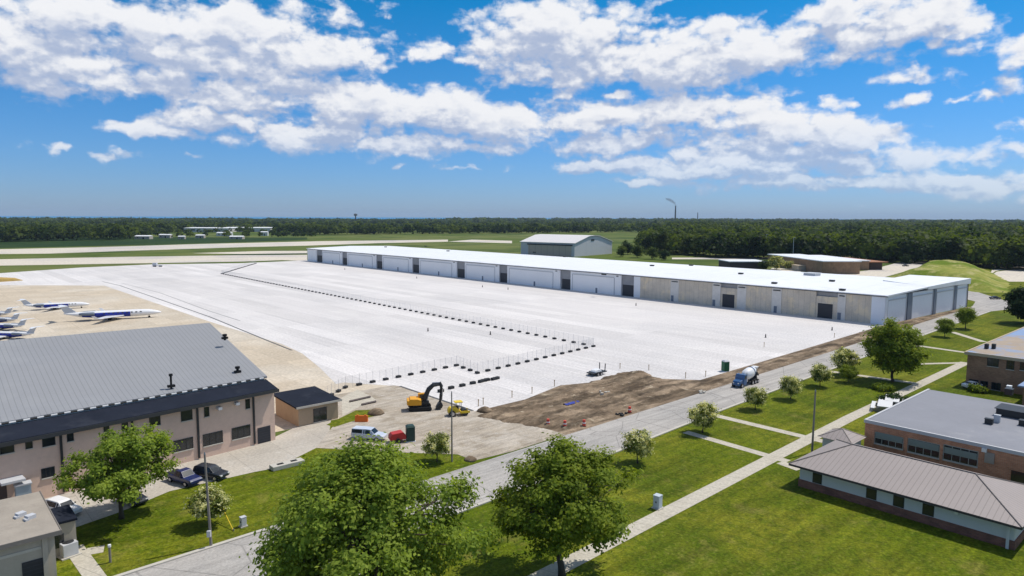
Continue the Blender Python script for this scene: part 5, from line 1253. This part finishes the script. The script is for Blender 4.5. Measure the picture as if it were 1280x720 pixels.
# parked jets
def jet(lb, p, rz, Ln=20.0, group='white and blue jets on the old apron', first=None):
    k = Ln / 20
    q = thing('parked_jet', lb, 'airplane', p, rz, group, True); q.scale = (k, k * .85, k * .70)
    b = MB(); prof = [(10, .05, 1.75), (9.6, .4, 1.8), (8.6, .8, 1.9), (7.2, 1.12, 2.0), (5, 1.2, 2.05), (-3.5, 1.2, 2.05), (-6.5, .95, 2.25), (-9, .45, 2.6), (-10.2, .12, 2.8)]
    b.tube([(x, 0, z) for x, r, z in prof], [r for _, r, _ in prof], 18); fu = b.build('fuselage', WHITEP, q, smooth=True)
    b = MB()
    rings = []
    for x, r, z in [(3.4, 1.2, 2.05), (1, 1.2, 2.05), (-3.5, 1.2, 2.05), (-6.5, .95, 2.25)]:
        rings.append([(x, (r + .03) * math.cos(a), z + (r + .03) * math.sin(a)) for a in [R_(d) for d in range(-212, 33, 9)]])
    b.loft(rings, cap=False); b.build('blue_band', PLANEBL, q, smooth=True)
    for s in (-1, 1):
        b = MB(); b.hexa([(2.2, s * .9, 1.25), (-1.6, s * .9, 1.25), (-3.4, s * 9.2, 1.75), (-2.3, s * 9.2, 1.75)], [(2.2, s * .9, 1.6), (-1.6, s * .9, 1.5), (-3.4, s * 9.2, 1.85), (-2.3, s * 9.2, 1.87)]); b.build('wing', WHITEP, q)
        b = MB(); b.hexa([(-2.4, s * 9.2, 1.8), (-3.3, s * 9.2, 1.8), (-3.9, s * 9.5, 2.9), (-3.3, s * 9.5, 2.9)], [(-2.4, s * 9.28, 1.8), (-3.3, s * 9.28, 1.8), (-3.9, s * 9.58, 2.9), (-3.3, s * 9.58, 2.9)]); b.build('winglet', WHITEP, q)
        b = MB(); b.tube([(-3.9, s * 1.75, 2.6), (-4.1, s * 1.75, 2.6), (-6.2, s * 1.7, 2.6), (-7.0, s * 1.65, 2.6)], [.5, .62, .58, .38], 14); e_ = b.build('engine', BLUEGREY, q, smooth=True)
        b = MB(); b.box(-5.2, s * 1.3, 2.5, 1.8, .7, .2); b.build('pylon', WHITEP, q)
        b = MB(); b.hexa([(-9.3, s * .05, 5.45), (-10.8, s * .05, 5.45), (-11.6, s * 3.3, 5.5), (-10.8, s * 3.3, 5.5)], [(-9.3, s * .05, 5.61), (-10.8, s * .05, 5.61), (-11.6, s * 3.3, 5.6), (-10.8, s * 3.3, 5.6)]); b.build('tailplane', WHITEP, q)
        b = MB(); b.tube([(-.9, s * 1.5, 0.35), (-.9, s * 1.5, 1.4)], .1, 8); b.tube([(-.9, s * 1.3, .38), (-.9, s * 1.7, .38)], .38, 14); b.build('main_gear', BLACK, q)
        b = MB()
        for j in range(9): b.box(5.6 - j * .95, s * 1.185, 2.3, .42, .05, .36)
        b.build('cabin_windows', GLASS, q)
    b = MB(); b.hexa([(-7.4, -.12, 2.9), (-9.9, -.12, 2.8), (-11.0, -.07, 5.6), (-9.5, -.07, 5.6)], [(-7.4, .12, 2.9), (-9.9, .12, 2.8), (-11.0, .07, 5.6), (-9.5, .07, 5.6)]); b.build('tail_fin', M('grey_fin', (.55, .58, .62), var=.05), q)
    b = MB(); b.tube([(7.3, 0, .3), (7.3, 0, 1.2)], .08, 8); b.tube([(7.3, -.15, .28), (7.3, .15, .28)], .28, 12); b.build('nose_gear', BLACK, q)
    b = MB(); b.loft([[(8.75, -.5, 2.3), (8.75, .5, 2.3), (8.2, .45, 2.72), (8.2, -.45, 2.72)], [(8.8, -.5, 2.34), (8.8, .5, 2.34), (8.25, .45, 2.76), (8.25, -.45, 2.76)]]); b.build('cockpit_glass', GLASS, q)
    return q
def mid(a, b, c, d): p, r = at(a, b), at(c, d); return (p + r) / 2
j1 = jet('white jet with blue band parked farther off on the old apron, above the longer jet', mid(40, 387, 104, 385.5), hd(40, 388, 104, 385), 19)
def jet_copy(lb, p, rz, Ln):
    k = Ln / 20; return copy_thing(j1, p, rz, lb, (k, k * .8, k * .66))
jet_copy('longest white jet with blue band parked just beyond the grey hangar roof', mid(95, 401, 190, 397), hd(95, 402, 190, 397), 26)
for k, (px, py, lb) in enumerate([(46, 424, 'nearest of the jets cut by the left edge, just above the grey roof'), (34, 413, 'second nearest of the jets cut by the left edge'), (25, 405, 'third of the jets cut by the left edge'), (16, 397, 'farthest of the jets cut by the left edge')]):
    p = at(px, py); a = VR + math.pi - .12; o = Vector((math.cos(a), math.sin(a), 0)) * 9.2
    jet_copy(lb, p + o, a, 17)
p = at(0, 352); q = thing('straw_pile', 'low yellow straw coloured heap at the left edge of the white apron', 'heap', p, 0, None, True)
b = MB(); b.tube([(-8, 0, 0), (-5, .6, .0), (0, 0, .0), (6, .5, .0), (9, 0, 0)], [.2, 1.6, 2.2, 1.5, .2], 10); b.build('heap', M('straw', (.42, .28, .08), var=.25, scale=1), q)
p = at(197, 333.5); q = thing('work_trailer', 'small grey trailer frame standing on the far edge of the white apron', 'trailer', p, VR, None, True)
b = MB(); b.box(0, 0, .8, 6, 2.2, .3); b.box(-1.5, 0, 1.1, 2.4, 2.0, 1.4); b.build('deck', GALV, q)
for x in (-1.8, 1.8):
    for s in (-1, 1): wheel(q, x, s * 1.1, .5, .3)

for k, (a_, c_, lb) in enumerate([((437, 503), (463, 497), 'dark timber beam lying across the pale concrete pad behind the tan shed'), ((452, 507), (470, 503), 'shorter dark timber beam on the gravel by the concrete pad')]):
    A_, C_ = at(*a_), at(*c_); b = MB(); b.tube([(A_.x, A_.y, .2), (C_.x, C_.y, .2)], .18, 4); tag(b.build('timber_beam', DKBROWN), lb, 'timber')
for k, (px, py, r, lb) in enumerate([(470, 517, 1.5, 'small dark soil pile at the end of the grass patch'), (606, 514, 1.3, 'small dark soil pile at the left tip of the dirt mound'), (588, 575, .9, 'small soil pile at the gravel corner by the road')]):
    p = at(px, py); b = MB(); rings = []
    for j, (f, z) in enumerate(((1, -.05), (.8, .25), (.45, .5), (.1, .62))):
        rings.append([(p.x + math.cos(t_) * r * f * (1 + .3 * mn.noise((math.cos(t_) * 2 + k, math.sin(t_) * 2, j * .3))), p.y + math.sin(t_) * r * f * (1 + .3 * mn.noise((math.cos(t_) * 2 + k, math.sin(t_) * 2, 5 + j * .3))), z * r) for t_ in [i * math.pi / 8 for i in range(16)]])
    b.loft(rings); tag(b.build('soil_pile', DIRT, smooth=True), lb, 'soil pile')
# blue tarp and debris on the mound
p = at(714, 506); b = MB(); 
rows = []
for i in range(9):
    rows.append([(p.x - 1.6 + i * .4, p.y - .5 + j * .33, 0.5 + .16 * mn.noise((i * .5, j * .6, 2)) - .12 * abs(j - 1.5)) for j in range(4)])
for i in range(8):
    for j in range(3): b.quad(rows[i][j], rows[i + 1][j], rows[i + 1][j + 1], rows[i][j + 1])
o = b.build('blue_tarp', M('blue_tarp_plastic', (.03, .05, .30), var=.2, scale=2)); tag(o, 'crumpled blue tarpaulin lying on the dirt mound', 'tarp')
for k, (px, py, lb) in enumerate([(754, 488, 'broken pale concrete slab lying on the middle of the dirt mound'), (877, 490, 'broken concrete pieces at the road edge end of the dirt mound'), (778, 518, 'dark rock by the upright drum at the dirt mound')]):
    p = at(px, py, .8 if k == 0 else .1); zb = .25 if k == 0 else .0; b = MB()
    for j in range(7): b.box(p.x + rnd.uniform(-1, 1), p.y + rnd.uniform(-.7, .7), .0, rnd.uniform(.25, .7), rnd.uniform(.2, .5), zb + rnd.uniform(.15, .4), rnd.uniform(0, 3))
    tag(b.build('rubble', KERB if k < 2 else DKBLOCK), lb, 'rubble')

# smoke plume above the stack
mt = bpy.data.materials.new('smoke'); mt.use_nodes = True; nt = mt.node_tree; nt.nodes.clear()
ou = nt.nodes.new('ShaderNodeOutputMaterial'); pv = nt.nodes.new('ShaderNodeVolumePrincipled'); pv.inputs['Color'].default_value = (.25, .25, .28, 1); pv.inputs['Density'].default_value = .05
nt.links.new(pv.outputs[0], ou.inputs['Volume'])
b = MB(); b.tube([(SX[0], SX[1], 100)] + [(SX[0] - _e1.x * k, SX[1] - _e1.y * k, 100 + h) for k, h in ((4, 12), (16, 24), (34, 34), (60, 42))], [4, 6, 8, 9, 6], 10)
tag(b.build('smoke_plume', mt), 'thin dark smoke drifting left from the tall smokestack', 'smoke', kind='stuff')

# the air
HAZE = True
w.cycles.sampling_method = 'MANUAL'; w.cycles.sample_map_resolution = 256
if HAZE:
    mt = bpy.data.materials.new('air'); mt.use_nodes = True; nt = mt.node_tree; nt.nodes.clear()
    ou = nt.nodes.new('ShaderNodeOutputMaterial'); pv = nt.nodes.new('ShaderNodeVolumePrincipled'); pv.inputs['Color'].default_value = (.62, .80, 1.0, 1); pv.inputs['Density'].default_value = .000045; pv.inputs['Anisotropy'].default_value = .0
    nt.links.new(pv.outputs[0], ou.inputs['Volume'])
    b = MB(); b.box(CAM.x, CAM.y, -1.5, 54000, 54000, 162)
    tag(b.build('haze', mt), kind='stuff')

for o in list(bpy.data.objects):
    if '_local' in o: del o['_local']
